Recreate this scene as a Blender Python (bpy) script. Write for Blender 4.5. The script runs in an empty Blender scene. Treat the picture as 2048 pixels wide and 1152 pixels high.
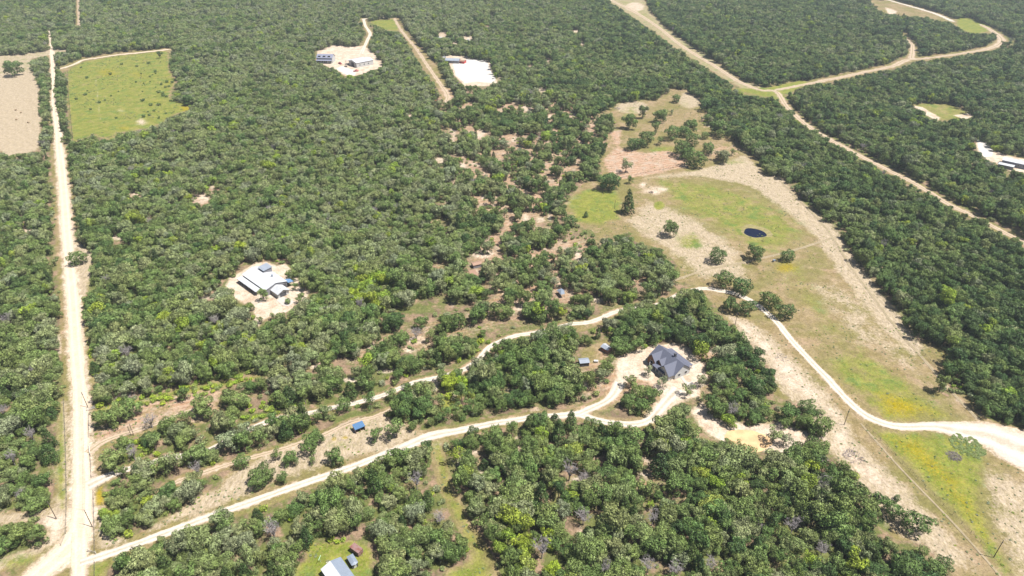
import bpy, math, random
import numpy as np
from mathutils import Vector, Matrix

# ------------------------------------------------------------------ camera, world, sun
scene = bpy.context.scene
COL = scene.collection
CAM_H = 180.0; PITCH = math.radians(32.0); FPX = 1365.33
cam_d = bpy.data.cameras.new('camera'); cam = bpy.data.objects.new('camera', cam_d); COL.objects.link(cam)
cam.location = (0, 0, CAM_H); cam.rotation_euler = (math.radians(90) - PITCH, 0, 0)
cam_d.sensor_width = 36; cam_d.lens = FPX / 2048 * 36; cam_d.clip_start = 1; cam_d.clip_end = 20000
scene.camera = cam
SUN_EL = math.radians(64); SUN_AZ = (0.955, -0.295)
world = bpy.data.worlds.new('World'); scene.world = world; world.use_nodes = True
wn = world.node_tree; bg = wn.nodes['Background']
sky = wn.nodes.new('ShaderNodeTexSky'); sky.sky_type = 'NISHITA'; sky.sun_disc = False
sky.sun_elevation = SUN_EL; sky.sun_rotation = math.atan2(SUN_AZ[0], SUN_AZ[1]); sky.altitude = 200
wn.links.new(sky.outputs[0], bg.inputs[0]); bg.inputs[1].default_value = 0.05
sl = bpy.data.lights.new('sun', 'SUN'); sl.energy = 5.0; sl.angle = math.radians(0.5); sl.color = (1.0, 0.96, 0.90)
sun = bpy.data.objects.new('sun', sl); COL.objects.link(sun)
sd = Vector((SUN_AZ[0] * math.cos(SUN_EL), SUN_AZ[1] * math.cos(SUN_EL), math.sin(SUN_EL)))
sun.rotation_euler = sd.to_track_quat('Z', 'Y').to_euler(); sun.location = sd * 400
scene.view_settings.view_transform = 'Standard'; scene.view_settings.look = 'None'
scene.view_settings.exposure = 0.93; scene.view_settings.gamma = 1.0
scene.cycles.volume_bounces = 0; scene.cycles.max_bounces = 6; scene.cycles.diffuse_bounces = 3; scene.cycles.transparent_max_bounces = 8

rng = np.random.default_rng(7); random.seed(7)
SP, CP = math.sin(PITCH), math.cos(PITCH)
def G(px, py, z=0.0):
    """point of the real ground (or of height z) seen at that spot of the survey photo"""
    a = (px - 1024) / FPX; b = (py - 576) / FPX
    t = (CAM_H - z) / (SP + b * CP)
    return (t * a, t * (CP - b * SP))
def P(x, y, z):
    zz = z - CAM_H
    d = y * CP - zz * SP
    d = np.where(np.abs(d) < 1, 1, d)
    return 1024 + FPX * x / d, 576 - FPX * (y * SP + zz * CP) / d, d
def ground_scale(py): return CP * (py + 277.2) / CAM_H
def wp(poly): return np.array([G(*p) for p in poly])

# ------------------------------------------------------------------ helpers
def tag(o, label=None, cat=None, group=None, kind=None):
    if label: o['label'] = label
    if cat: o['category'] = cat
    if group: o['group'] = group
    if kind: o['kind'] = kind
    return o
def link(o, parent=None):
    COL.objects.link(o)
    if parent: o.parent = parent
    return o
def thing(name, label, cat, loc, rot=0, group=None):
    o = bpy.data.objects.new(name, None); o.empty_display_size = 0.5
    o.location = (loc[0], loc[1], loc[2] if len(loc) > 2 else 0); o.rotation_euler = (0, 0, rot)
    link(o); return tag(o, label, cat, group)
class MB:
    def __init__(s): s.v = []; s.f = []; s.m = []
    def add(s, vs, fs, m=0, M=None):
        n = len(s.v)
        s.v += [tuple(M @ Vector(v)) if M else tuple(v) for v in vs]
        s.f += [tuple(i + n for i in f) for f in fs]; s.m += [m] * len(fs); return s
    def box(s, x0, x1, y0, y1, z0, z1, m=0, M=None):
        v = [(x0,y0,z0),(x1,y0,z0),(x1,y1,z0),(x0,y1,z0),(x0,y0,z1),(x1,y0,z1),(x1,y1,z1),(x0,y1,z1)]
        return s.add(v, [(0,3,2,1),(4,5,6,7),(0,1,5,4),(1,2,6,5),(2,3,7,6),(3,0,4,7)], m, M)
    def slab(s, pts, th, m=0, M=None):
        """polygon pts (3d, ccw seen from above) thickened downwards"""
        n = len(pts); low = [(p[0], p[1], p[2] - th) for p in pts]
        fs = [tuple(range(n)), tuple(range(2*n-1, n-1, -1))] + [(i, i + n, (i+1) % n + n, (i+1) % n) for i in range(n)]
        return s.add(list(pts) + low, fs, m, M)
    def prism(s, prof, x0, x1, m=0, M=None):
        """profile (y,z) pushed along x"""
        n = len(prof); v = [(x0, y, z) for y, z in prof] + [(x1, y, z) for y, z in prof]
        fs = [tuple(range(n-1, -1, -1)), tuple(range(n, 2*n))] + [(i, (i+1) % n, (i+1) % n + n, i + n) for i in range(n)]
        return s.add(v, fs, m, M)
    def tube(s, pts, rad, n=6, m=0):
        base = len(s.v); P3 = [Vector(p) for p in pts]
        for i, p in enumerate(P3):
            d = (P3[min(i+1, len(P3)-1)] - P3[max(i-1, 0)]).normalized()
            q = d.to_track_quat('Z', 'Y'); r = rad[i] if isinstance(rad, (list, tuple)) else rad
            for k in range(n):
                a = 2 * math.pi * k / n
                s.v.append(tuple(p + q @ Vector((math.cos(a) * r, math.sin(a) * r, 0))))
        for i in range(len(P3) - 1):
            for k in range(n):
                s.f.append((base + i*n + k, base + i*n + (k+1) % n, base + (i+1)*n + (k+1) % n, base + (i+1)*n + k)); s.m.append(m)
        s.f.append(tuple(base + k for k in range(n-1, -1, -1))); s.m.append(m)
        s.f.append(tuple(base + (len(P3)-1)*n + k for k in range(n))); s.m.append(m)
        return s
    def mesh(s, name, mats):
        me = bpy.data.meshes.new(name); me.from_pydata(s.v, [], s.f)
        for mt in (mats if isinstance(mats, (list, tuple)) else [mats]): me.materials.append(mt)
        me.polygons.foreach_set('material_index', s.m); me.update(); return me
    def build(s, name, mats, parent=None):
        return link(bpy.data.objects.new(name, s.mesh(name, mats)), parent)
def np_mesh(name, V, F, mat=None, smooth=False):
    me = bpy.data.meshes.new(name); V = np.asarray(V, np.float32); F = np.asarray(F, np.int32)
    me.vertices.add(len(V)); me.vertices.foreach_set('co', V.ravel())
    k = F.shape[1]; me.loops.add(F.size); me.loops.foreach_set('vertex_index', F.ravel())
    me.polygons.add(len(F)); me.polygons.foreach_set('loop_start', np.arange(0, F.size, k, dtype=np.int32))
    me.polygons.foreach_set('use_smooth', np.full(len(F), smooth)); me.update(calc_edges=True)
    if mat: me.materials.append(mat)
    return me

# ------------------------------------------------------------------ materials
def new_mat(name):
    m = bpy.data.materials.new(name); m.use_nodes = True; nt = m.node_tree
    b = nt.nodes['Principled BSDF']; return m, nt, b
def N(nt, t, **k):
    n = nt.nodes.new(t)
    for a, v in k.items(): setattr(n, a, v)
    return n
def mixc(nt, a, b, fac, mode='MIX'):
    n = nt.nodes.new('ShaderNodeMix'); n.data_type = 'RGBA'; n.blend_type = mode
    for sock, val in ((0, fac), (6, a), (7, b)):
        if isinstance(val, bpy.types.NodeSocket): nt.links.new(val, n.inputs[sock])
        else: n.inputs[sock].default_value = val if sock == 0 else (*val, 1)
    return n.outputs[2]
def mth(nt, op, a, b=None, clamp=False):
    n = nt.nodes.new('ShaderNodeMath'); n.operation = op; n.use_clamp = clamp
    for i, val in enumerate((a, b)):
        if val is None: continue
        if isinstance(val, bpy.types.NodeSocket): nt.links.new(val, n.inputs[i])
        else: n.inputs[i].default_value = val
    return n.outputs[0]
def noise(nt, vec, scale, detail=4, rough=0.55, w=None):
    n = nt.nodes.new('ShaderNodeTexNoise'); n.inputs['Scale'].default_value = scale; n.inputs['Detail'].default_value = detail
    n.inputs['Roughness'].default_value = rough
    if vec is not None: nt.links.new(vec, n.inputs['Vector'])
    return n.outputs[0]
def sstep(nt, x, lo, hi):
    n = nt.nodes.new('ShaderNodeMapRange'); n.interpolation_type = 'SMOOTHSTEP'
    nt.links.new(x, n.inputs[0]); n.inputs[1].default_value = lo; n.inputs[2].default_value = hi; return n.outputs[0]
def plain(name, col, rough=0.7, var=0.15, scale=1.5, metal=0.0, spec=0.4):
    m, nt, b = new_mat(name); tc = N(nt, 'ShaderNodeTexCoord')
    f = noise(nt, tc.outputs['Object'], scale, 5, 0.65)
    dk = tuple(c * (1 - var) for c in col); lt = tuple(min(1, c * (1 + var)) for c in col)
    nt.links.new(mixc(nt, dk, lt, sstep(nt, f, 0.3, 0.7)), b.inputs['Base Color'])
    b.inputs['Roughness'].default_value = rough; b.inputs['Metallic'].default_value = metal; b.inputs['Specular IOR Level'].default_value = spec
    return m
def metal_roof(name, col, rough=0.45, axis=0, rust=None, pitch=0.6):
    m, nt, b = new_mat(name); tc = N(nt, 'ShaderNodeTexCoord')
    sep = N(nt, 'ShaderNodeSeparateXYZ'); nt.links.new(tc.outputs['Object'], sep.inputs[0])
    w = mth(nt, 'FRACT', mth(nt, 'DIVIDE', sep.outputs[axis], pitch))
    rib = mth(nt, 'LESS_THAN', w, 0.12)
    f = noise(nt, tc.outputs['Object'], 0.5, 6, 0.7)
    c = mixc(nt, tuple(x * 0.86 for x in col), col, sstep(nt, f, 0.3, 0.65))
    c = mixc(nt, c, tuple(x * 0.7 for x in col), mth(nt, 'MULTIPLY', rib, 0.6))
    if rust:
        f2 = noise(nt, tc.outputs['Object'], 1.2, 6, 0.7); c = mixc(nt, c, rust, sstep(nt, f2, 0.45, 0.62))
    nt.links.new(c, b.inputs['Base Color']); b.inputs['Roughness'].default_value = rough; b.inputs['Specular IOR Level'].default_value = 0.35
    bp = N(nt, 'ShaderNodeBump'); bp.inputs['Strength'].default_value = 0.5; bp.inputs['Distance'].default_value = 0.04
    nt.links.new(rib, bp.inputs['Height']); nt.links.new(bp.outputs[0], b.inputs['Normal'])
    return m
def leaf_mat(name):
    m, nt, b = new_mat(name)
    at = N(nt, 'ShaderNodeAttribute', attribute_type='INSTANCER', attribute_name='tint')
    lf = N(nt, 'ShaderNodeAttribute', attribute_type='GEOMETRY', attribute_name='leaf')
    oi = N(nt, 'ShaderNodeObjectInfo')
    r = N(nt, 'ShaderNodeValToRGB'); nt.links.new(at.outputs['Fac'], r.inputs[0])
    stops = [(0.0, (0.052, 0.100, 0.030)), (0.2, (0.093, 0.153, 0.040)), (0.42, (0.135, 0.191, 0.056)), (0.6, (0.174, 0.210, 0.083)),
             (0.74, (0.188, 0.218, 0.128)), (0.86, (0.180, 0.255, 0.036)), (1.0, (0.220, 0.330, 0.025))]
    el = r.color_ramp.elements
    el[0].position = 0; el[0].color = (*stops[0][1], 1); el[1].position = 1; el[1].color = (*stops[-1][1], 1)
    for p, c in stops[1:-1]:
        e = el.new(p); e.color = (*c, 1)
    hs = N(nt, 'ShaderNodeHueSaturation'); nt.links.new(r.outputs[0], hs.inputs['Color'])
    nt.links.new(mth(nt, 'ADD', mth(nt, 'MULTIPLY', lf.outputs['Fac'], 1.5), 0.37), hs.inputs['Value'])
    nt.links.new(mth(nt, 'ADD', mth(nt, 'MULTIPLY', oi.outputs['Random'], 0.03), 0.474), hs.inputs['Hue'])
    nt.links.new(hs.outputs[0], b.inputs['Base Color']); b.inputs['Roughness'].default_value = 0.6; b.inputs['Specular IOR Level'].default_value = 0.25
    tr = N(nt, 'ShaderNodeBsdfTranslucent'); nt.links.new(hs.outputs[0], tr.inputs[0])
    mx = N(nt, 'ShaderNodeMixShader'); mx.inputs[0].default_value = 0.10
    nt.links.new(b.outputs[0], mx.inputs[1]); nt.links.new(tr.outputs[0], mx.inputs[2])
    nt.links.new(mx.outputs[0], nt.nodes['Material Output'].inputs[0]); return m
M_LEAF = leaf_mat('leaves')
M_BARK = plain('bark', (0.16, 0.125, 0.10), 0.9, 0.3, 3)
M_DEAD = plain('dead_wood', (0.25, 0.225, 0.22), 0.9, 0.2, 3)
M_WHITE = metal_roof('white_metal_roof', (0.47, 0.48, 0.50))
M_BLUEROOF = metal_roof('blue_metal_roof', (0.07, 0.15, 0.28))
M_PALEBLUE = metal_roof('pale_blue_metal_roof', (0.20, 0.235, 0.29))
M_SILVER = metal_roof('silver_metal_roof', (0.25, 0.28, 0.33))
M_LAV = metal_roof('lavender_grey_roof', (0.21, 0.22, 0.29))
M_RUST = metal_roof('rusty_metal', (0.24, 0.145, 0.135), 0.7, 0, (0.17, 0.07, 0.05), 0.5)
M_WALLW = plain('white_wall', (0.42, 0.42, 0.41), 0.8, 0.06)
M_WALLG = plain('grey_wall', (0.20, 0.195, 0.21), 0.8, 0.1)
M_WALLD = plain('dark_wall', (0.07, 0.07, 0.08), 0.8, 0.1)
M_WOOD = plain('brown_wood', (0.17, 0.08, 0.045), 0.7, 0.3, 4)
M_TAN = plain('tan_metal', (0.27, 0.17, 0.12), 0.6, 0.12)
M_RED = plain('red_paint', (0.42, 0.03, 0.03), 0.35, 0.05)
M_WPAINT = plain('white_paint', (0.50, 0.50, 0.50), 0.35, 0.03)
M_BLUE = plain('blue_tarp', (0.11, 0.20, 0.34), 0.6, 0.2)
M_CONC = plain('concrete', (0.40, 0.36, 0.325), 0.9, 0.06, 0.6)
M_POLE = plain('pole_wood', (0.10, 0.075, 0.06), 0.9, 0.2)
M_POST = plain('fence_steel', (0.09, 0.085, 0.08), 0.7, 0.2)
M_PALEPOST = plain('pale_pipe', (0.55, 0.52, 0.47), 0.6, 0.1)
M_GREENPIPE = plain('green_pipe', (0.40, 0.62, 0.42), 0.6, 0.05)
M_HAY = plain('hay', (0.26, 0.19, 0.12), 0.95, 0.25, 3)
M_TYRE = plain('rubber', (0.02, 0.02, 0.02), 0.9, 0.1)
M_BRUSH = plain('brush_wood', (0.20, 0.17, 0.18), 0.95, 0.35, 2)
M_GRAVELW = plain('white_gravel', (0.46, 0.43, 0.40), 0.95, 0.16, 0.35)
def glass_mat():
    m, nt, b = new_mat('dark_glass'); b.inputs['Base Color'].default_value = (0.02, 0.03, 0.04, 1); b.inputs['Roughness'].default_value = 0.08
    return m
M_GLASS = glass_mat()
def shingle_mat():
    m, nt, b = new_mat('grey_shingles'); tc = N(nt, 'ShaderNodeTexCoord')
    br = N(nt, 'ShaderNodeTexBrick'); br.inputs['Scale'].default_value = 2.2; nt.links.new(tc.outputs['Object'], br.inputs['Vector'])
    br.inputs['Color1'].default_value = (0.088, 0.096, 0.135, 1); br.inputs['Color2'].default_value = (0.104, 0.112, 0.152, 1); br.inputs['Mortar'].default_value = (0.085, 0.09, 0.12, 1)
    f = noise(nt, tc.outputs['Object'], 0.7, 5); c = mixc(nt, br.outputs[0], (0.095, 0.10, 0.135), mth(nt, 'MULTIPLY', sstep(nt, f, 0.4, 0.7), 0.5))
    nt.links.new(c, b.inputs['Base Color']); b.inputs['Roughness'].default_value = 0.75; return m
M_SHINGLE = shingle_mat()
def water_mat(name, col, rough):
    m, nt, b = new_mat(name); tc = N(nt, 'ShaderNodeTexCoord')
    f = noise(nt, tc.outputs['Object'], 0.25, 4); nt.links.new(mixc(nt, col, tuple(c * 1.35 for c in col), sstep(nt, f, 0.35, 0.7)), b.inputs['Base Color'])
    b.inputs['Roughness'].default_value = rough; b.inputs['IOR'].default_value = 1.33
    bp = N(nt, 'ShaderNodeBump'); bp.inputs['Strength'].default_value = 0.08
    nt.links.new(noise(nt, tc.outputs['Object'], 2.5, 3), bp.inputs['Height']); nt.links.new(bp.outputs[0], b.inputs['Normal'])
    return m

def ground_mat():
    m, nt, b = new_mat('ground_soil_and_grass'); tc = N(nt, 'ShaderNodeTexCoord'); O = tc.outputs['Object']
    a1 = N(nt, 'ShaderNodeAttribute', attribute_name='cover_a'); a2 = N(nt, 'ShaderNodeAttribute', attribute_name='cover_b')
    s1 = N(nt, 'ShaderNodeSeparateColor'); nt.links.new(a1.outputs['Color'], s1.inputs[0])
    s2 = N(nt, 'ShaderNodeSeparateColor'); nt.links.new(a2.outputs['Color'], s2.inputs[0])
    green, yellow, sand = s1.outputs; orange, dry, wood = s2.outputs
    nL = noise(nt, O, 0.035, 5, 0.6); nM = noise(nt, O, 0.16, 6, 0.65); nF = noise(nt, O, 0.9, 5, 0.7); nV = noise(nt, O, 2.6, 4, 0.7)
    n2 = N(nt, 'ShaderNodeMapping'); n2.inputs['Location'].default_value = (313, 71, 9); nt.links.new(O, n2.inputs[0]); nB = noise(nt, n2.outputs[0], 0.11, 6, 0.68)
    n3 = N(nt, 'ShaderNodeMapping'); n3.inputs['Rotation'].default_value = (0, 0, 0.9); n3.inputs['Scale'].default_value = (1, 0.30, 1); nt.links.new(O, n3.inputs[0]); nS = noise(nt, n3.outputs[0], 1.1, 7, 0.8)
    nBF = mth(nt, 'ADD', mth(nt, 'MULTIPLY', nB, 0.55), mth(nt, 'MULTIPLY', nF, 0.45))
    def w(ch, nz, amp=1.0, lo=0.35, hi=0.65):
        return sstep(nt, mth(nt, 'ADD', ch, mth(nt, 'MULTIPLY', mth(nt, 'SUBTRACT', nz, 0.5), amp)), lo, hi)
    # open ground: olive-tan dry grass with bare pinkish soil
    c = mixc(nt, (0.27, 0.21, 0.105), (0.345, 0.265, 0.16), sstep(nt, nM, 0.38, 0.62))
    c = mixc(nt, c, (0.20, 0.19, 0.065), mth(nt, 'MULTIPLY', sstep(nt, nL, 0.42, 0.6), 0.75))
    c = mixc(nt, c, (0.42, 0.30, 0.205), mth(nt, 'MULTIPLY', sstep(nt, nB, 0.52, 0.66), 0.7))
    # woodland floor
    wf = mixc(nt, (0.35, 0.245, 0.17), (0.21, 0.155, 0.105), sstep(nt, nM, 0.4, 0.6))
    wf = mixc(nt, wf, (0.12, 0.155, 0.04), mth(nt, 'MULTIPLY', sstep(nt, nB, 0.42, 0.55), 0.85))
    c = mixc(nt, c, wf, w(wood, nF, 0.7))
    # dry bleached grass
    dr = mixc(nt, (0.385, 0.315, 0.205), (0.53, 0.435, 0.33), sstep(nt, nS, 0.4, 0.6))
    c = mixc(nt, c, dr, w(dry, nBF, 2.2, 0.3, 0.7))
    # green grass
    gr = mixc(nt, (0.175, 0.215, 0.040), (0.275, 0.28, 0.065), sstep(nt, nM, 0.36, 0.64))
    gr = mixc(nt, gr, (0.30, 0.235, 0.12), mth(nt, 'MULTIPLY', sstep(nt, nF, 0.5, 0.62), 0.55))
    gr = mixc(nt, gr, (0.125, 0.20, 0.060), mth(nt, 'MULTIPLY', sstep(nt, nB, 0.5, 0.65), 0.7))
    c = mixc(nt, c, gr, w(green, nBF, 2.2, 0.28, 0.72))
    # orange soil
    sep = N(nt, 'ShaderNodeSeparateXYZ'); nt.links.new(O, sep.inputs[0])
    fur = mth(nt, 'SINE', mth(nt, 'ADD', mth(nt, 'ADD', mth(nt, 'MULTIPLY', sep.outputs[1], 1.9), mth(nt, 'MULTIPLY', sep.outputs[0], -0.65)), mth(nt, 'MULTIPLY', nL, 30)))
    oc = mixc(nt, (0.42, 0.265, 0.175), (0.53, 0.375, 0.275), sstep(nt, fur, -0.9, 0.9))
    oc = mixc(nt, oc, (0.49, 0.385, 0.30), sstep(nt, nM, 0.45, 0.65))
    c = mixc(nt, c, oc, w(orange, nBF, 1.9, 0.3, 0.7))
    # sand and caliche
    sa = mixc(nt, (0.52, 0.40, 0.295), (0.68, 0.57, 0.46), sstep(nt, nM, 0.32, 0.6))
    c = mixc(nt, c, sa, w(sand, nBF, 1.5, 0.3, 0.7))
    # yellow flowers
    ye = mixc(nt, (0.32, 0.255, 0.020), (0.43, 0.31, 0.020), nF)
    c = mixc(nt, c, ye, mth(nt, 'MULTIPLY', w(yellow, mth(nt, 'ADD', mth(nt, 'MULTIPLY', nV, 0.5), mth(nt, 'MULTIPLY', nBF, 0.5)), 3.0, 0.35, 0.85), 0.8))
    # speckle of tufts, litter and stones
    lit = mixc(nt, c, (0.62, 0.52, 0.38), mth(nt, 'MULTIPLY', sstep(nt, nV, 0.60, 0.70), 0.6))
    dk = mixc(nt, lit, (0.10, 0.115, 0.05), mth(nt, 'MULTIPLY', sstep(nt, nF, 0.42, 0.30), 0.6))
    # fine grain: single tufts, clods and bare specks
    gn = N(nt, 'ShaderNodeMapping'); gn.inputs['Location'].default_value = (17, 91, 3); nt.links.new(O, gn.inputs[0])
    g1 = noise(nt, gn.outputs[0], 1.5, 6, 0.8); g2 = noise(nt, gn.outputs[0], 0.33, 6, 0.75)
    hv = N(nt, 'ShaderNodeHueSaturation'); nt.links.new(dk, hv.inputs['Color']); hv.inputs['Saturation'].default_value = 1.06
    val = mth(nt, 'ADD', mth(nt, 'MULTIPLY', g1, 1.35), mth(nt, 'MULTIPLY', g2, 0.75)); nt.links.new(mth(nt, 'SUBTRACT', val, 0.37), hv.inputs['Value'])
    nt.links.new(hv.outputs[0], b.inputs['Base Color']); b.inputs['Roughness'].default_value = 1.0; b.inputs['Specular IOR Level'].default_value = 0.1
    bp = N(nt, 'ShaderNodeBump'); bp.inputs['Strength'].default_value = 0.6; bp.inputs['Distance'].default_value = 0.25
    nt.links.new(nF, bp.inputs['Height']); nt.links.new(bp.outputs[0], b.inputs['Normal'])
    return m
def road_mat(name, base, light, grass=0.0, ruts=0.5):
    m, nt, b = new_mat(name); tc = N(nt, 'ShaderNodeTexCoord'); O = tc.outputs['Object']
    at = N(nt, 'ShaderNodeAttribute', attribute_name='across')
    nF = noise(nt, O, 0.8, 5, 0.7); nM = noise(nt, O, 0.2, 5, 0.6)
    c = mixc(nt, base, light, sstep(nt, nM, 0.35, 0.65))
    d = mth(nt, 'ABSOLUTE', mth(nt, 'SUBTRACT', mth(nt, 'ABSOLUTE', at.outputs['Fac']), ruts))
    rut = sstep(nt, mth(nt, 'ADD', d, mth(nt, 'MULTIPLY', mth(nt, 'SUBTRACT', nF, 0.5), 0.2)), 0.28, 0.08)
    c = mixc(nt, c, tuple(min(0.9, x * 1.12) for x in light), mth(nt, 'MULTIPLY', rut, 0.7))
    if grass:
        mid = sstep(nt, mth(nt, 'ADD', mth(nt, 'ABSOLUTE', at.outputs['Fac']), mth(nt, 'MULTIPLY', mth(nt, 'SUBTRACT', nF, 0.5), 0.8)), 0.30, 0.12)
        c = mixc(nt, c, (0.27, 0.24, 0.12), mth(nt, 'MULTIPLY', mid, grass))
    edge = sstep(nt, mth(nt, 'ADD', mth(nt, 'ABSOLUTE', at.outputs['Fac']), mth(nt, 'MULTIPLY', mth(nt, 'SUBTRACT', nF, 0.5), 0.5)), 0.86, 1.05)
    c = mixc(nt, c, (0.50, 0.38, 0.27), mth(nt, 'MULTIPLY', edge, 0.75))
    c = mixc(nt, c, (0.45, 0.36, 0.28), mth(nt, 'MULTIPLY', sstep(nt, nF, 0.60, 0.75), 0.4))
    hv = N(nt, 'ShaderNodeHueSaturation'); nt.links.new(c, hv.inputs['Color'])
    g1 = noise(nt, O, 1.3, 6, 0.8); nt.links.new(mth(nt, 'ADD', mth(nt, 'MULTIPLY', g1, 0.75), 0.32), hv.inputs['Value'])
    nt.links.new(hv.outputs[0], b.inputs['Base Color']); b.inputs['Roughness'].default_value = 1.0; b.inputs['Specular IOR Level'].default_value = 0.1
    return m
M_GROUND = ground_mat()
M_FAINT = road_mat('faint_track', (0.31, 0.25, 0.155), (0.42, 0.34, 0.235), 0.8)
M_ROAD = road_mat('sandy_road', (0.64, 0.52, 0.385), (0.70, 0.59, 0.455))
M_DRIVE = road_mat('caliche_gravel', (0.57, 0.49, 0.40), (0.66, 0.59, 0.51), 0.25)
M_TRACK = road_mat('dirt_track', (0.46, 0.34, 0.24), (0.55, 0.43, 0.32), 0.7)

# ------------------------------------------------------------------ plan of the land (survey points read from the aerial photo)
ROADS = {   # name: (points (px, py, width m), material, sand shoulder m, opening in the trees m each side)
 'sandy_road': ([(100,60,3.5),(104,110,4),(107,150,4.2),(108,173,4.5),(109,213,5),(113,240,5),(117,267,5.5),(118,293,5.5),(123,333,6),(126,367,6),(129,400,6),(134,467,6),(138,517,6),(143,567,6),(148,634,6),(151,684,6),(155,734,6),(160,785,6),(162,851,6),(163,918,6.2),(165,968,6.5),(163,1018,7),(158,1068,8.5),(130,1105,9.5),(88,1140,8),(30,1195,8)], M_ROAD, 3.2, 1.6),
 'road_spur': ([(160,1060,5),(160,1100,5),(158,1152,4),(156,1230,4)], M_ROAD, 1.5, 3.0),
 'gravel_drive': ([(160,1126,3.6),(207,1111,3.4),(253,1095,3.2),(300,1078,3.2),(367,1053,3.2),(433,1028,3.2),(512,1001,3.2),(555,985,3.2),(612,965,3.2),(672,945,3.3),(715,930,3.3),(765,911,3.6),(812,893,4.0),(845,878,4.6),(879,868,4.0),(925,860,3.2),(979,848,3.2),(1034,840,3.2),(1074,833,3.2),(1124,831,3.4),(1157,828,3.4),(1185,838,3.4),(1224,846,3.2),(1274,848,3.4),(1301,838,3.6),(1320,818,4),(1340,795,5),(1357,778,6)], M_DRIVE, 1.2, 1.2),
 'gravel_spur': ([(1157,828,3.2),(1180,818,3.2),(1211,803,3.2),(1228,788,4),(1240,765,5)], M_DRIVE, 1.0, 1.2),
 'gravel_lane': ([(176,972,6.0),(195,962,5.0),(227,948,3.6),(267,935,3.2),(293,930,3.2),(333,915,3.2),(377,910,3.0),(417,901,3.0),(467,875,3.0),(507,855,3.0),(532,845,3.2),(562,836,3.2),(622,826,3.0),(662,816,3.0),(712,806,3.0),(759,793,3.0),(792,780,3.0),(829,765,3.0),(868,757,3.0),(905,747,3.2),(932,737,3.2),(959,717,3.2),(979,694,3.2),(1005,681,3),(1034,671,3),(1064,667,3),(1101,659,3),(1137,649,3),(1181,644,3),(1211,632,3),(1237,622,3),(1284,614,3),(1311,611,3),(1341,597,3),(1375,582,3),(1411,577,3.4),(1437,581,3.6),(1471,587,3.6),(1491,596,3.6),(1511,607,3.6),(1536,627,3.6),(1556,647,3.6),(1586,684,3.6),(1623,724,3.6),(1659,761,3.8),(1669,773,3.8),(1696,801,3.8),(1723,825,4.2),(1749,840,4.4),(1783,851,4.4),(1819,854,4.4),(1869,853,5.5),(1930,864,11),(1985,874,17),(2030,893,22),(2110,925,26)], M_DRIVE, 0.8, 0.5),
 'dirt_track': ([(176,906,4.5),(200,887,3),(233,873,2.6),(273,861,2.6),(310,848,2.4),(350,832,2.2),(400,815,2)], M_TRACK, 0.6, 1.0),
 'farm_track': ([(330,975,2.0),(360,961,2.2),(400,948,2.2),(450,931,2.2),(493,918,2.2),(565,898,2.2),(605,885,2.4),(652,868,2.4),(700,845,2.2),(745,835,2.0),(779,821,2.0)], M_TRACK, 1.0, 1.0),
 'red_lane': ([(789,37,3),(802,60,3),(832,97,3),(852,127,3.2),(875,160,3.4),(895,190,4),(892,203,4)], M_TRACK, 2.2, 1.8),
 'far_lane': ([(725,38,4),(762,35,4),(795,30,4),(829,30,4)], M_DRIVE, 1.5, 2.2),
 'barn_drive': ([(727,38,3.6),(731,52,3.6),(740,67,4),(735,80,4),(728,95,4),(722,108,5)], M_DRIVE, 1.0, 2.0),
 'field_lane': ([(108,140,4),(130,135,4),(150,128,4),(167,120,4),(200,115,4),(233,110,4.5),(283,105,5),(337,99,4.5)], M_ROAD, 2.0, 1.2),
 'forest_path': ([(157,0,3),(157,25,3),(158,60,3)], M_TRACK, 1, 1.5),
 'pipeline_lane': ([(1210,-25,5),(1224,0,6),(1257,17,7),(1291,37,6),(1324,60,5),(1357,87,5),(1397,113,5),(1431,133,5),(1467,157,5),(1497,172,5),(1524,181,5),(1553,184,5),(1575,215,4.5),(1613,250,4.5),(1666,283,4.5),(1716,310,4.5),(1749,327,4.5),(1796,350,4.5),(1836,371,4.5),(1869,391,4.5),(1896,408,4),(1943,431,4),(1986,453,4),(2048,486,4),(2130,530,4)], M_TRACK, 1.4, 1.6),
 'forest_lane': ([(1553,180,4),(1585,174,4),(1619,167,4),(1679,155,5),(1736,143,5),(1786,132,5),(1813,120,5),(1849,117,4),(1895,111,4),(1936,105,5),(1969,99,5),(1996,90,6),(2003,78,7),(1986,63,6),(1963,50,5)], M_TRACK, 3.0, 2.5),
 'top_lane': ([(1750,-8,5),(1790,4,5),(1819,12,6),(1869,27,6),(1906,43,6)], M_DRIVE, 3.0, 2.5),
 'meadow_track': ([(1345,562,1.7),(1420,538,1.7),(1500,522,1.7),(1600,497,1.7),(1690,466,1.5)], M_FAINT, 0.4, 0),
 'edge_track': ([(1560,362,1.6),(1650,454,1.6),(1700,532,1.6),(1757,608,1.6),(1797,662,1.5),(1846,717,1.5),(1898,778,1.5),(1955,838,1.5)], M_FAINT, 0.4, 0),
 'lower_track': ([(1722,848,.8),(1790,925,.8),(1850,988,.8),(1910,1050,.8),(2000,1152,.8),(2040,1200,.8)], M_FAINT, 0.3, 0),
 'branch_lane': ([(1823,116,5),(1825,100,4.5),(1823,88,4),(1806,72,3)], M_TRACK, 2.5, 1.5),
}
M1 = [(133,143),(150,131),(167,123),(233,112),(283,107),(337,101),(340,143),(353,160),(343,180),(340,197),(377,207),(380,220),(350,230),(323,247),(297,257),(277,260),(250,264),(232,268),(228,282),(207,277),(187,270),(167,277),(150,285),(143,283),(133,200)]
M2 = [(0,147),(66,143),(80,177),(78,200),(82,235),(80,267),(76,300),(50,307),(20,313),(0,302),(-200,300),(-200,150)]
M2b = [(-200,112),(0,110),(50,106),(133,95),(140,100),(100,110),(64,117),(62,145),(0,150),(-200,150)]
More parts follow.
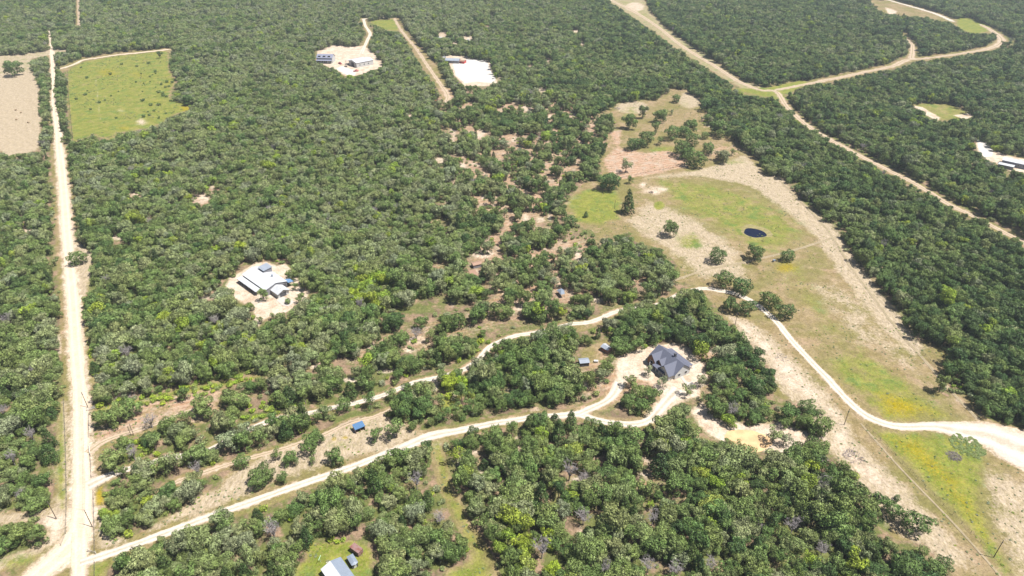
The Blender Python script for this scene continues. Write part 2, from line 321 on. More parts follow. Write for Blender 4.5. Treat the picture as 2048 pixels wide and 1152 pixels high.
M3 = [(1130,404),(1165,368),(1205,352),(1198,318),(1213,300),(1214,268),(1236,256),(1230,236),(1205,222),(1240,205),(1290,200),(1322,196),(1345,175),(1372,178),(1400,200),(1410,225),(1400,245),(1432,262),(1470,280),(1492,300),(1515,318),(1528,350),(1556,352),(1575,380),(1600,405),(1640,432),(1663,444),(1679,474),(1703,517),(1736,547),(1769,590),(1789,617),(1819,650),(1836,680),(1880,690),(1896,704),(1883,744),(1889,762),(1869,778),(1896,795),(1936,788),(1966,831),(1990,848),(2023,871),(2200,960),(2200,1240),(1930,1240),(1903,1152),(1899,1128),(1880,1100),(1833,1085),(1789,1078),(1781,1071),(1779,1035),(1769,1015),(1749,981),(1716,948),(1679,921),(1649,891),(1620,890),(1650,868),(1672,848),(1659,831),(1640,815),(1626,800),(1603,795),(1569,800),(1546,788),(1572,745),(1540,715),(1511,691),(1484,667),(1451,641),(1437,617),(1411,592),(1391,571),(1357,564),(1361,541),(1344,517),(1311,494),(1271,484),(1257,464),(1224,474),(1197,477),(1184,461),(1151,451),(1134,434),(1131,411)]
YARD = [(1237,714),(1264,704),(1301,691),(1371,684),(1384,704),(1407,734),(1415,757),(1395,790),(1345,815),(1315,845),(1280,850),(1296,825),(1322,796),(1300,765),(1270,755),(1236,775),(1232,740)]
YARD2 = [(1380,822),(1405,805),(1430,835),(1460,845),(1504,848),(1560,845),(1600,862),(1650,866),(1655,880),(1600,895),(1560,905),(1517,901),(1451,888),(1417,871)]
YARDL = [(452,572),(459,556),(482,543),(513,524),(531,523),(555,532),(570,526),(585,545),(600,565),(620,582),(611,600),(594,611),(570,627),(551,634),(539,634),(523,644),(518,653),(509,650),(508,627),(502,601),(489,608),(466,593)]
YARDN = [(667,88),(700,92),(728,92),(745,103),(764,127),(760,137),(743,141),(733,147),(720,149),(709,152),(690,152),(671,140),(634,125),(634,98)]
LOT = [(888,112),(905,108),(930,112),(965,118),(980,122),(985,145),(995,165),(975,172),(930,172),(908,150),(900,130)]
STRIP = [(860,880),(880,890),(885,930),(900,975),(920,1010),(930,1040),(965,1091),(992,1152),(1010,1240),(900,1240),(890,1152),(895,1138),(929,1128),(950,1100),(922,1051),(905,1000),(885,975),(872,925)]
YARDB = [(632,1088),(705,1081),(742,1098),(745,1121),(735,1152),(735,1200),(590,1200),(595,1135),(612,1118),(615,1081),(598,1061)]
SHEDF = [(400,985),(440,975),(452,950),(512,920),(545,900),(602,879),(649,862),(729,836),(759,823),(779,835),(822,848),(850,870),(805,888),(762,905),(712,916),(645,938),(545,965),(512,985),(440,1015),(367,1041),(277,1075),(245,1088),(215,1098),(192,1098),(188,1012),(205,1012),(213,1055),(240,1076),(277,1072)]
BELOW = [(190,1125),(253,1100),(400,1050),(520,1008),(600,978),(640,962),(600,985),(560,1000),(540,1012),(430,1045),(370,1060),(300,1085),(250,1110),(215,1140),(205,1200),(175,1200),(178,1130)]
FIELDL = [(182,826),(200,824),(222,800),(250,790),(270,800),(350,786),(397,773),(440,764),(450,790),(440,815),(430,838),(377,858),(345,838),(320,848),(290,870),(258,878),(215,895),(205,905),(213,941),(183,955),(182,911)]
WESTV = [(120,800),(140,800),(146,1030),(133,1082),(85,1108),(0,1146),(-100,1170),(-100,1120),(0,1118),(60,1098),(92,1062),(97,1042),(80,1034),(50,1046),(0,1050),(-100,1055),(-100,1022),(0,1022),(50,1023),(100,1010),(110,980),(112,900)]
EASTV = [(150,478),(166,487),(187,508),(182,545),(173,588),(160,600),(150,560)]
PATCH = [(1820,208),(1860,204),(1905,206),(1950,232),(1935,240),(1880,242),(1845,226)]
PATCHR = [(1950,276),(1968,282),(1990,300),(2010,310),(2060,320),(2060,348),(2020,342),(1998,330),(1970,318),(1955,305)]
LANE_F = [(118,142),(130,130),(167,113),(233,104),(283,99),(342,94),(342,105),(283,111),(233,116),(167,127),(132,142)]
PIPE = [(1205,-5),(1288,-5),(1298,20),(1335,55),(1372,82),(1420,112),(1460,146),(1490,162),(1530,172),(1560,176),(1570,200),(1530,190),(1490,180),(1450,160),(1395,125),(1350,97),(1310,65),(1265,35),(1225,8)]
PATCHT = [(1740,-5),(1790,0),(1860,20),(1905,38),(1940,33),(1975,50),(1985,65),(1945,68),(1912,52),(1895,45),(1830,32),(1795,30),(1770,28),(1745,14)]
def band_poly(pts, h): return [(p[0], p[1] - h) for p in pts] + [(p[0], p[1] + h * .7) for p in pts[::-1]]
PIPE2 = band_poly([(1560,202),(1575,215),(1613,250),(1666,283),(1716,310),(1749,327),(1796,350),(1836,371),(1869,391),(1896,408),(1943,431),(1986,453),(2048,486),(2130,530)], 6)
CLEARS = [PIPE2, band_poly(ROADS['forest_lane'][0][2:12], 6), band_poly([(1806,66),(1820,82),(1826,100),(1822,114)], 7), PIPE, LANE_F, M1, M2, M2b, M3, YARD, YARD2, YARDL, YARDN, LOT, STRIP, YARDB, SHEDF, BELOW, FIELDL, WESTV, EASTV, PATCH, PATCHR, PATCHT,
  [(735,42),(760,36),(790,38),(800,62),(780,62),(760,54)], [(795,30),(815,60),(845,100),(870,125),(890,160),(905,190),(890,200),(868,165),(845,135),(820,95),(800,60)],
  [(1455,178),(1530,172),(1600,160),(1625,166),(1580,186),(1535,195),(1490,190)], [(1140,655),(1200,640),(1240,620),(1200,650),(1160,665)],
  [(262,800),(300,786),(395,767),(480,750),(512,744),(514,757),(430,780),(300,808)], [(862,880),(884,880),(894,930),(909,980),(926,1015),(944,1045),(976,1095),(1000,1152),(1000,1240),(960,1240),(965,1152),(946,1105),(914,1052),(896,1020),(880,980),(866,930)],
  [(1165,700),(1185,690),(1210,678),(1225,690),(1215,712),(1205,735),(1160,735)]]
def ell(cx, cy, rx, ry, n=14): return [(cx + rx * math.cos(2 * math.pi * i / n), cy + ry * math.sin(2 * math.pi * i / n)) for i in range(n)]
SMALL = [(400,398,24,12),(425,375,7,12),(55,460,10,8),(40,430,18,5),(15,570,10,10),(118,690,12,24),(410,680,28,6),(415,595,25,8),(235,475,22,7),(270,385,18,8),(965,508,26,12),(952,545,12,10),(1090,500,9,7),
 (1155,510,11,16),(1010,590,9,16),(1035,612,16,12),(1030,555,13,9),(1095,625,6,10),(990,548,10,5),(905,610,8,10),(1200,600,24,8),(1262,565,12,12),(835,680,22,12),(700,760,30,7),(870,770,12,18),(905,790,14,16),(920,810,8,16),
 (1070,820,16,9),(1035,890,10,24),(1030,780,26,8),(1140,715,16,8),(1170,770,22,10),(1155,958,18,9),(1200,970,20,7),(1205,915,18,9),(1310,905,10,18),(1290,948,26,9),(1345,995,24,7),(1415,970,12,12),(1160,1068,12,22),(1150,1090,8,8),
 (960,940,12,14),(950,905,12,10),(920,920,10,20),(1000,960,14,10),(1922,660,14,7),(640,735,30,8),(575,745,20,12),(540,765,16,12),(1395,660,14,9),(1430,700,18,9),(480,160,4,5),(470,80,8,4),(1000,155,6,8),(935,75,16,6),(910,85,10,5),
 (885,68,12,8),(1055,215,14,10),(1100,235,10,6),(1080,270,8,12),(1145,230,12,6),(905,270,10,16),(880,320,14,8),(960,270,12,14),(820,230,9,10),(925,330,12,6),(950,330,14,5),(895,400,8,16),(905,360,8,10),(965,390,8,12),(1010,400,5,14),(1050,435,10,10),
 (1080,440,12,8),(1100,430,8,16),(1030,280,10,8),(1150,60,12,6),(1165,85,8,7),(1095,120,10,6),(1060,130,9,5),(1095,55,7,4),(1200,72,7,4),(1420,250,10,6),(760,128,8,12),(985,30,8,4),(1085,180,12,6),(820,700,16,9),(740,690,14,10),(770,740,24,8),(1120,570,5,8),(470,560,14,6)]
SMALLP = [ell(a, b, c * .95, d * .95) for a, b, c, d in SMALL]; CLEARS_ALL = CLEARS + SMALLP
SPARSE = [  # (polygon, share of trees kept)
 ([(400,840),(460,760),(520,745),(545,730),(640,695),(700,668),(760,650),(850,640),(950,640),(1000,660),(900,720),(760,745),(640,760),(560,800),(470,835)], 0.57),
 ([(700,300),(860,170),(900,300),(880,420),(940,600),(860,600),(780,450)], 0.80), ([(190,330),(450,330),(470,420),(300,440),(190,520)], 0.82), ([(0,380),(110,380),(120,760),(0,760)], 0.86),
 ([(860,170),(1000,170),(1200,200),(1240,260),(1200,340),(1160,380),(1120,440),(1200,470),(1330,500),(1360,560),(1340,590),(1180,640),(1000,670),(830,710),(640,745),(560,790),(540,760),(700,690),(800,640),(940,600),(900,540),(870,440),(880,330)], 0.54),
 ([(1000,850),(1150,865),(1300,855),(1400,860),(1450,900),(1430,985),(1300,1015),(1100,995),(1020,960),(870,900)], 0.90),
 ([(850,880),(960,860),(1010,870),(1040,960),(1000,990),(920,960)], 0.90),
 ([(1040,740),(1230,690),(1440,640),(1540,740),(1500,800),(1400,830),(1100,840)], 0.88),
 ([(1300,0),(1800,0),(1830,100),(1550,170),(1480,150)], 0.78),
 ([(1020,20),(1200,30),(1250,160),(1060,170)], 0.74), ([(860,55),(1000,40),(1010,110),(880,110)], 0.78),
 ([(1540,200),(1700,300),(1600,420),(1520,330)], 0.78), ([(900,760),(1040,750),(1050,850),(880,850)], 0.78),
]
def raster(polys, sc=0.5, pad=120):
    w = int((2048 + 2*pad) * sc); h = int((1152 + 2*pad) * sc)
    X, Y = np.meshgrid((np.arange(w) + .5) / sc - pad, (np.arange(h) + .5) / sc - pad); out = np.zeros((h, w), bool)
    for p in polys:
        p = np.array(p, float); x0, y0 = p.min(0); x1, y1 = p.max(0)
        i0 = max(0, int((y0 + pad) * sc)); i1 = min(h, int((y1 + pad) * sc) + 2); j0 = max(0, int((x0 + pad) * sc)); j1 = min(w, int((x1 + pad) * sc) + 2)
        if i1 <= i0 or j1 <= j0: continue
        out[i0:i1, j0:j1] |= inside(X[i0:i1, j0:j1], Y[i0:i1, j0:j1], p)
    return out
def inside(X, Y, p):
    c = np.zeros(X.shape, bool); n = len(p)
    for i in range(n):
        xa, ya = p[i]; xb, yb = p[(i+1) % n]
        if ya == yb: continue
        c ^= ((ya > Y) != (yb > Y)) & (X < (xb - xa) * (Y - ya) / (yb - ya) + xa)
    return c
def sdist(X, Y, p):
    """signed distance to the polygon, positive inside"""
    d = np.full(X.shape, 1e9); n = len(p)
    for i in range(n):
        a = p[i]; e = p[(i+1) % n] - a; L = max(1e-9, float(e @ e))
        t = np.clip(((X - a[0]) * e[0] + (Y - a[1]) * e[1]) / L, 0, 1)
        d = np.minimum(d, (X - a[0] - t * e[0])**2 + (Y - a[1] - t * e[1])**2)
    d = np.sqrt(d); return np.where(inside(X, Y, p), d, -d)
def vnoise(x, y, scale, seed):
    r = np.random.default_rng(seed); T = r.random((256, 256)); x = x / scale; y = y / scale
    xi = np.floor(x).astype(int); yi = np.floor(y).astype(int); fx = x - xi; fy = y - yi; fx = fx*fx*(3-2*fx); fy = fy*fy*(3-2*fy)
    g = lambda i, j: T[(yi + j) % 256, (xi + i) % 256]
    return (g(0,0)*(1-fx) + g(1,0)*fx) * (1-fy) + (g(0,1)*(1-fx) + g(1,1)*fx) * fy

# ------------------------------------------------------------------ roads: resample the centre lines
def centre_line(pts, step=2.5):
    W = [(*G(a, b), w) for a, b, w in pts]
    P_ = np.array(W); out = []
    for i in range(len(P_) - 1):   # catmull-rom
        p0 = P_[max(i-1, 0)]; p1 = P_[i]; p2 = P_[i+1]; p3 = P_[min(i+2, len(P_)-1)]
        n = max(1, int(np.hypot(*(p2 - p1)[:2]) / step))
        for k in range(n):
            t = k / n; out.append(0.5 * ((2*p1) + (-p0+p2)*t + (2*p0-5*p1+4*p2-p3)*t*t + (-p0+3*p1-3*p2+p3)*t**3))
    out.append(P_[-1]); return np.array(out)
LINES = {k: centre_line(v[0]) for k, v in ROADS.items()}
def band_dist(X, Y, L):
    """distance outside the road edge (negative on the road)"""
    best = np.full(X.shape, 1e9)
    x0, y0 = L[:, :2].min(0) - 25; x1, y1 = L[:, :2].max(0) + 25
    sel = (X > x0) & (X < x1) & (Y > y0) & (Y < y1); xs = X[sel]; ys = Y[sel]; b = np.full(xs.shape, 1e9)
    order = np.argsort(ys); xs2 = xs[order]; ys2 = ys[order]; b2 = b[order]
    for i in range(len(L)):
        lo = np.searchsorted(ys2, L[i, 1] - 18); hi = np.searchsorted(ys2, L[i, 1] + 18)
        b2[lo:hi] = np.minimum(b2[lo:hi], np.hypot(xs2[lo:hi] - L[i, 0], ys2[lo:hi] - L[i, 1]) - L[i, 2] / 2)
    b[order] = b2; best[sel] = b; return best

# ------------------------------------------------------------------ ground sheet
def build_ground():
    ys = [60.0]
    while ys[-1] < 1350: ys.append(ys[-1] + max(0.9, 0.9 * (ys[-1] / 230) ** 1.35))
    inner_y = len(ys); ys = [-300, -120, -20, 30] + ys + [1500, 1800, 2200, 2700]
    ys = np.array(ys); nu = 640; u = np.linspace(-1, 1, nu)
    u = np.concatenate([[-2.0, -1.6, -1.3, -1.1], u, [1.1, 1.3, 1.6, 2.0]])
    half = np.clip(105 + 0.80 * ys, 140, 1500)
    X = u[None, :] * half[:, None]; Y = np.repeat(ys[:, None], len(u), 1)
    h, w = X.shape
    A = np.zeros((h, w, 4)); B = np.zeros((h, w, 4)); A[..., 3] = 1; B[..., 3] = 1
    def paint(arr, ch, poly, val=1.0, fall=2.5, mode='max', px=True):
        p = wp(poly) if px else np.array(poly); x0, y0 = p.min(0) - fall; x1, y1 = p.max(0) + fall
        rows = np.where((ys > y0) & (ys < y1))[0]
        if len(rows) == 0: return
        r0, r1 = rows[0], rows[-1] + 1; xs = X[r0:r1]; sub = (xs > x0) & (xs < x1); cols = np.where(sub.any(0))[0]
        if len(cols) == 0: return
        c0, c1 = cols[0], cols[-1] + 1
        wgt = np.clip(sdist(X[r0:r1, c0:c1], Y[r0:r1, c0:c1], p) / (2 * fall) + 0.5, 0, 1) * val
        a = arr[r0:r1, c0:c1, ch]
        if mode == 'max': np.maximum(a, wgt, out=a)
        else: a *= (1 - wgt)
    B[..., 2] = 1.0   # woodland floor everywhere, then cut out the open land
    for p in CLEARS: paint(B, 2, p, 1.0, 2.0, 'cut')
    for p in SMALLP: paint(A, 2, p, 0.55, 1.5)
    G_, Y_, S_, O_, D_ = (A, 0), (A, 1), (A, 2), (B, 0), (B, 1)
    L = [
     (G_, M1, 0.70, 3), (D_, PIPE, .6, 3), (D_, PIPE2, .7, 3), (G_, PIPE2, .35, 3), (S_, [(1900,852),(1990,852),(2070,880),(2120,960),(2060,945),(2000,915),(1950,885)], .85, 3), (G_, PIPE, .42, 3), (S_, ell(1270,14,22,10), .6, 4), (G_, M2b, .35, 3), (S_, [(190,160),(194,160),(202,240),(198,240)], .6, 1.5), (D_, ell(250,200,60,40), .35, 15), (D_, ell(300,180,30,30), .5, 12), (Y_, ell(215,145,28,10), .55, 8), (Y_, ell(275,150,26,9), .5, 8), (Y_, ell(250,256,18,6), .6, 5), (Y_, ell(370,217,14,8), .7, 4), (Y_, ell(155,235,10,22), .4, 6), (S_, ell(283,244,16,8), .6, 5), (S_, ell(240,220,14,5), .45, 5), (Y_, ell(315,205,22,7), .45, 6), (Y_, ell(335,160,10,18), .5, 5),
     (D_, M2, 1.0, 3), (D_, M2b, .9, 3), (D_, [(-200,150),(66,150),(80,240),(75,300),(-200,300)], 1, 3),
     # the long meadow
     (G_, [(1290,352),(1400,360),(1470,372),(1530,398),(1590,430),(1618,462),(1605,492),(1570,510),(1520,510),(1470,492),(1430,458),(1370,430),(1320,400)], .60, 12), (G_, ell(1318,411,11,9), 1.0, 1.5), (G_, ell(1380,482,34,20), .62, 6), (G_, [(1130,400),(1170,378),(1230,380),(1245,400),(1240,440),(1200,450),(1150,445)], .8, 5), (G_, ell(1260,230,20,22), .55, 8), (G_, ell(1330,300,40,10), .6, 6), (G_, ell(1460,322,40,8), .5, 5), (G_, ell(1372,210,14,16), .45, 6),
     (G_, [(1540,490),(1610,520),(1650,590),(1700,660),(1700,720),(1650,680),(1590,600),(1540,530)], .46, 8), (Y_, ell(1572,535,26,12), .75, 5), (Y_, [(1560,545),(1620,590),(1660,660),(1640,660),(1580,590)], .35, 5),
     (G_, [(1640,720),(1720,690),(1790,740),(1860,800),(1930,840),(1860,846),(1780,846),(1720,808),(1680,765)], .62, 6), (Y_, [(1740,785),(1769,778),(1836,800),(1896,831),(1819,843),(1763,833)], .76, 7), (Y_, [(1800,740),(1850,790),(1880,830),(1830,820),(1780,770)], .45, 6), (Y_, [(1640,730),(1690,765),(1735,815),(1715,815),(1670,770)], .5, 4),
     (G_, [(1735,856),(1790,862),(1880,868),(1935,882),(1970,912),(1965,950),(1962,1020),(2000,1100),(2030,1150),(2010,1150),(1940,1060),(1870,985),(1800,915)], .80, 4), (Y_, [(1745,862),(1850,868),(1900,930),(1940,960),(1965,1010),(2000,1100),(1975,1100),(1915,1030),(1850,955),(1790,905)], .62, 7), (Y_, [(1900,965),(1945,1005),(1985,1085),(1960,1070),(1910,1000)], .76, 6),
     (D_, [(1490,310),(1530,350),(1565,352),(1600,405),(1665,450),(1720,530),(1790,620),(1850,700),(1830,720),(1760,650),(1690,560),(1630,470),(1570,420),(1500,370),(1400,352),(1290,356),(1400,340)], 1.0, 5), (D_, [(1245,440),(1300,400),(1400,440),(1480,500),(1500,560),(1400,560),(1340,510)], .72, 7), (D_, [(1600,560),(1680,560),(1780,660),(1880,760),(1950,830),(1900,800),(1780,720),(1700,680),(1640,620)], .5, 7), (D_, [(1960,940),(2200,960),(2200,1240),(2060,1240),(1990,1070)], .7, 6),
     (S_, ell(1310,380,32,12), .55, 5), (S_, ell(1285,370,10,7), .7, 3), (D_, ell(1265,215,36,14), .8, 5), (D_, ell(1380,200,24,18), .8, 5),
     (S_, [(1445,625),(1470,632),(1520,660),(1560,700),(1610,745),(1650,790),(1690,850),(1720,905),(1760,940),(1810,1000),(1850,1040),(1840,1055),(1780,1000),(1730,970),(1690,925),(1650,885),(1672,848),(1650,820),(1590,790),(1550,760),(1530,710),(1490,680)], .62, 5), (D_, [(1445,625),(1530,660),(1650,780),(1720,880),(1880,1050),(1960,1150),(1890,1130),(1780,1050),(1650,890)], .9, 5),
     (O_, [(1216,262),(1245,258),(1243,296),(1290,305),(1340,300),(1372,315),(1388,332),(1290,352),(1245,360),(1215,346),(1200,320),(1215,310),(1230,295)], .72, 3), (O_, [(1400,300),(1470,285),(1490,300),(1430,325)], .55, 5),
     (S_, YARD, 1.0, 2.2), (S_, YARD2, .95, 3), (S_, YARDL, .95, 2.2), (S_, YARDN, .9, 2), (O_, [(450,570),(480,555),(520,590),(500,610),(470,598)], .55, 2), (S_, PATCHR, .95, 2), (S_, LOT, 1.0, 2), (S_, [(1820,210),(1845,214),(1882,236),(1875,242),(1840,224)], .9, 2), (G_, PATCH, .55, 4), (S_, [(1905,230),(1940,226),(1950,232),(1930,240)], .8, 2),
     (G_, YARDB, .95, 2.5), (D_, STRIP, .5, 3), (G_, STRIP, .72, 3), (G_, [(862,880),(884,880),(909,980),(944,1045),(1000,1152),(965,1152),(914,1052),(880,980)], .6, 2), (G_, [(640,958),(700,936),(780,906),(830,890),(850,895),(760,925),(660,958)], .7, 2), (Y_, ell(690,875,8,4), .9, 1.2), (Y_, ell(668,878,6,5), .9, 1.2), (G_, ell(690,890,34,10), .5, 4), (D_, SHEDF, .75, 3), (D_, [(190,1012),(205,1012),(225,1070),(245,1088),(200,1100)], .9, 2), (S_, [(190,1030),(206,1030),(225,1078),(300,1058),(250,1088),(205,1098)], .5, 2),
     (Y_, [(190,985),(205,970),(208,1010),(190,1012)], .95, 1.2), (G_, BELOW, .6, 2), (O_, FIELDL, .58, 5), (G_, [(183,826),(225,800),(270,800),(400,770),(520,750),(520,758),(400,785),(270,812),(205,830)], .85, 3), (D_, FIELDL, .5, 4), (G_, [(870,795),(905,770),(935,790),(905,822),(885,830)], .8, 3),
     (D_, WESTV, .8, 3), (G_, [(118,810),(128,810),(130,920),(133,1020),(118,1020),(112,990)], .8, 2), (S_, [(50,1040),(100,1026),(134,1026),(130,1080),(92,1098),(92,1062)], .75, 3), (G_, [(0,1118),(90,1100),(125,1090),(60,1130),(0,1150)], .65, 3), (D_, EASTV, .9, 2), (G_, ell(1225,858,26,10), .7, 3), (G_, ell(1355,730,10,6), .7, 1.5), (G_, ell(1375,755,12,8), .6, 2),
     (G_, [(1913,35),(1940,33),(1979,52),(1975,64),(1945,68),(1915,55)], .9, 4), (G_, [(1455,178),(1530,175),(1600,160),(1625,166),(1580,186),(1535,195)], .8, 4), (S_, [(1770,14),(1795,22),(1790,30),(1775,28)], .9, 3), (G_, [(735,42),(790,38),(800,62),(770,60)], .8, 4),
     (G_, [(1230,0),(1270,30),(1330,72),(1400,125),(1460,160),(1480,165),(1400,110),(1320,50),(1280,5)], .5, 5), (D_, [(1225,0),(1290,0),(1290,20),(1330,60),(1400,112),(1480,162),(1440,150),(1300,50)], .6, 4),
     (G_, ell(1560,195,24,8), .6, 4), (G_, ell(1935,890,36,22), 1.0, 3), (O_, ell(985,482,14,8), .7, 3),
    ]
    for poly, _k in SPARSE[:8]: L.append((O_, poly, .56, 18)); L.append((S_, poly, .2, 18))
    for (arr, ch), poly, val, fall in L: paint(arr, ch, poly, val, fall)
    for k, v in ROADS.items():
        d = band_dist(X, Y, LINES[k]); wgt = np.clip(1.0 - d / max(v[2], .3), 0, 1) * 0.62
        np.maximum(A[..., 2], wgt, out=A[..., 2])
        np.multiply(B[..., 2], np.clip(d / (v[2] + v[3] + 1), 0, 1), out=B[..., 2])
    V = np.stack([X, Y, np.zeros_like(X)], -1).reshape(-1, 3)
    idx = np.arange(h * w).reshape(h, w); F = np.stack([idx[:-1, :-1], idx[:-1, 1:], idx[1:, 1:], idx[1:, :-1]], -1).reshape(-1, 4)
    me = np_mesh('ground', V, F, M_GROUND)
    for nm, arr in (('cover_a', A), ('cover_b', B)):
        at = me.color_attributes.new(nm, 'FLOAT_COLOR', 'POINT'); at.data.foreach_set('color', arr.astype(np.float32).ravel())
    tag(link(bpy.data.objects.new('ground', me)), kind='structure')
build_ground()
for i, (k, v) in enumerate(ROADS.items()):
    L = LINES[k].copy(); L[:, 2] *= (.95 if v[1] is M_DRIVE and L[:, 2].max() < 9 else .86); T = np.gradient(L[:, :2], axis=0); T /= np.maximum(1e-6, np.hypot(T[:, 0], T[:, 1]))[:, None]; Nn = np.stack([T[:, 1], -T[:, 0]], 1)
    us = np.linspace(-1, 1, 9); z = 0.012 + 0.006 * i
    jit = rng.normal(0, 0.09, (len(L), 9)); jit[:, 1:-1] *= 0.0
    off = (us[None, :] + jit) * L[:, 2:3] / 2
    V = np.concatenate([L[:, None, :2] + Nn[:, None, :] * off[..., None], np.full((len(L), 9, 1), z)], -1).reshape(-1, 3)
    idx = np.arange(len(V)).reshape(len(L), 9); F = np.stack([idx[:-1, :-1], idx[:-1, 1:], idx[1:, 1:], idx[1:, :-1]], -1).reshape(-1, 4)
    me = np_mesh(k, V, F, v[1]); at = me.attributes.new('across', 'FLOAT', 'POINT'); at.data.foreach_set('value', np.tile(us, len(L)).astype(np.float32))
    tag(link(bpy.data.objects.new(k, me)), kind='structure')
# ponds and flat yards
def sheet(name, poly_w, z, mat, jitter=0.0):
    n = len(poly_w); pts = []
    for i in range(n):
        a = Vector(poly_w[i]); b = Vector(poly_w[(i+1) % n]); k = max(1, int((b - a).length / 1.2))
        for j in range(k):
            p = a.lerp(b, j / k); pts.append((p.x + random.gauss(0, jitter), p.y + random.gauss(0, jitter), z))
    me = bpy.data.meshes.new(name); me.from_pydata(pts, [], [tuple(range(len(pts)))]); me.materials.append(mat); me.update()
    return tag(link(bpy.data.objects.new(name, me)), kind='structure')
def blob_w(cx, cy, rx, ry, rot, n=30, wob=0.06):
    x0, y0 = G(cx, cy); out = []
    for i in range(n):
        a = 2 * math.pi * i / n; k = 1 + wob * math.sin(3 * a + 1) + wob * 0.6 * math.sin(5 * a + 2)
        x = rx * k * math.cos(a); y = ry * k * math.sin(a); out.append((x0 + x * math.cos(rot) - y * math.sin(rot), y0 + x * math.sin(rot) + y * math.cos(rot)))
    return out
M_MUDRIM = plain('pond_mud', (0.20, 0.17, 0.07), 0.9, 0.25, 0.6)
sheet('pond_bank', blob_w(1512, 463, 8.4, 8.4, -0.6, 30, .1), 0.006, M_MUDRIM, 0.15)
sheet('pond', blob_w(1509.5, 466, 6.2, 5.6, -0.5, 30, .05), 0.02, water_mat('deep_blue_water', (0.002, 0.004, 0.018), 0.12), 0.03)
sheet('muddy_pond', [G(*p) for p in [(1449,872),(1455,862),(1475,859),(1505,861),(1530,869),(1545,880),(1543,890),(1530,900),(1510,907),(1490,902),(1470,893),(1452,886)]], 0.02, water_mat('muddy_water', (0.44, 0.29, 0.155), 0.5), 0.08)
sheet('white_gravel_lot', [G(*p) for p in [(905,127),(935,118),(965,116),(974,122),(980,140),(992,158),(985,166),(950,163),(930,166),(912,150)]], 0.02, M_GRAVELW, 0.3)
sheet('gravel_apron', [G(*p) for p in [(672,138),(684,132),(706,140),(712,145),(709,151),(695,150)]], 0.02, M_GRAVELW, 0.2)
sheet('gravel_yard', [G(*p) for p in [(1952,278),(1966,282),(1986,300),(1984,312),(1968,315),(1958,300)]], 0.02, M_GRAVELW, 0.3)

# ------------------------------------------------------------------ tree kinds: crown and trunk meshes of unit kinds (metres)
def leaf_cloud(lobes, per_m2, size, r, flat=0.0, vert=0.0):
    """leaf clumps on the surface of overlapping lobes; lobes = [(x,y,z,rx,rz,shade)]"""
    LB = np.array(lobes); V = []; T = []
    for i, (x, y, z, rx, rz, sh) in enumerate(LB):
        area = 4 * math.pi * rx * (rx + rz) / 2; n = int(area * per_m2)
        d = r.normal(size=(n, 3)); d /= np.linalg.norm(d, axis=1)[:, None]
        rad = 1 + r.normal(0, 0.13, n) - 0.10 * (r.random(n) < 0.35)
        p = np.stack([x + d[:, 0] * rx * rad, y + d[:, 1] * rx * rad, z + d[:, 2] * rz * rad], 1)
        keep = (d[:, 2] > -0.75)
        for j, (x2, y2, z2, rx2, rz2, _s) in enumerate(LB):
            if j != i: keep &= (((p[:, 0]-x2)/rx2)**2 + ((p[:, 1]-y2)/rx2)**2 + ((p[:, 2]-z2)/rz2)**2) > 0.62
        p = p[keep]; d = d[keep]; n = len(p)
        if n == 0: continue
        nr = d + r.normal(0, 0.34, (n, 3)); nr[:, 2] += 0.10; nr /= np.linalg.norm(nr, axis=1)[:, None]
        t = np.cross(nr, r.normal(size=(n, 3))); t /= np.maximum(1e-6, np.linalg.norm(t, axis=1))[:, None]; b = np.cross(nr, t)
        s = size * r.uniform(0.55, 1.35, n)[:, None]; e = r.uniform(0.55, 1.0, n)[:, None]
        q = np.stack([p - t*s*0.5, p + b*s*e*0.45, p + t*s*0.5, p - b*s*e*0.45], 1)
        q += r.normal(0, size * 0.10, q.shape)
        V.append(q.reshape(-1, 3)); T.append(np.clip(sh + r.normal(0, 0.20, n), 0, 1))
    V = np.concatenate(V); T = np.concatenate(T); F = np.arange(len(V)).reshape(-1, 4)
    me = np_mesh('crown', V, F, M_LEAF)
    at = me.attributes.new('leaf', 'FLOAT', 'FACE'); at.data.foreach_set('value', T.astype(np.float32)); return me
def oak_lobes(r, R, H, n, open_=0.0, base=0.17):
    """a few big limbs, each carrying a knot of small leafy lobes, so that dark gaps stay between them"""
    L = []; limbs = max(4, int(n * .42)); off = r.uniform(0, 6.28)
    for i in range(limbs):
        a = off + i * 2.39996 + r.uniform(-.5, .5); rho = math.sqrt((i + .3) / limbs) * R * 0.66 * r.uniform(.75, 1.2)
        top = H * r.uniform(.80, 1.0) - (rho / R)**2 * H * r.uniform(.15, .42)
        for j in range(5):
            s = R * r.uniform(0.15, 0.27) * (1 - 0.2 * open_); q = R * .27 * r.uniform(.3, 1.1); b = r.uniform(0, 6.28)
            x = rho * math.cos(a) + q * math.cos(b); y = rho * math.sin(a) + q * math.sin(b)
            z = top - s * .7 - abs(r.normal(0, .11)) * H; L.append((x, y, max(z, H * base + s * .5), s * 1.1, s * r.uniform(.7, 1.0), r.uniform(.1, .9)))
        if rho > R * .35 and r.random() < .85 * (1 - open_):
            s = R * r.uniform(.22, .32); L.append((rho * 1.05 * math.cos(a + .3), rho * 1.05 * math.sin(a + .3), H * base + s * .7, s, s * .9, r.uniform(.1, .5)))
    L.append((0, 0, H * .5, R * .42 * (1 - .5 * open_), H * .22, .3)); return L
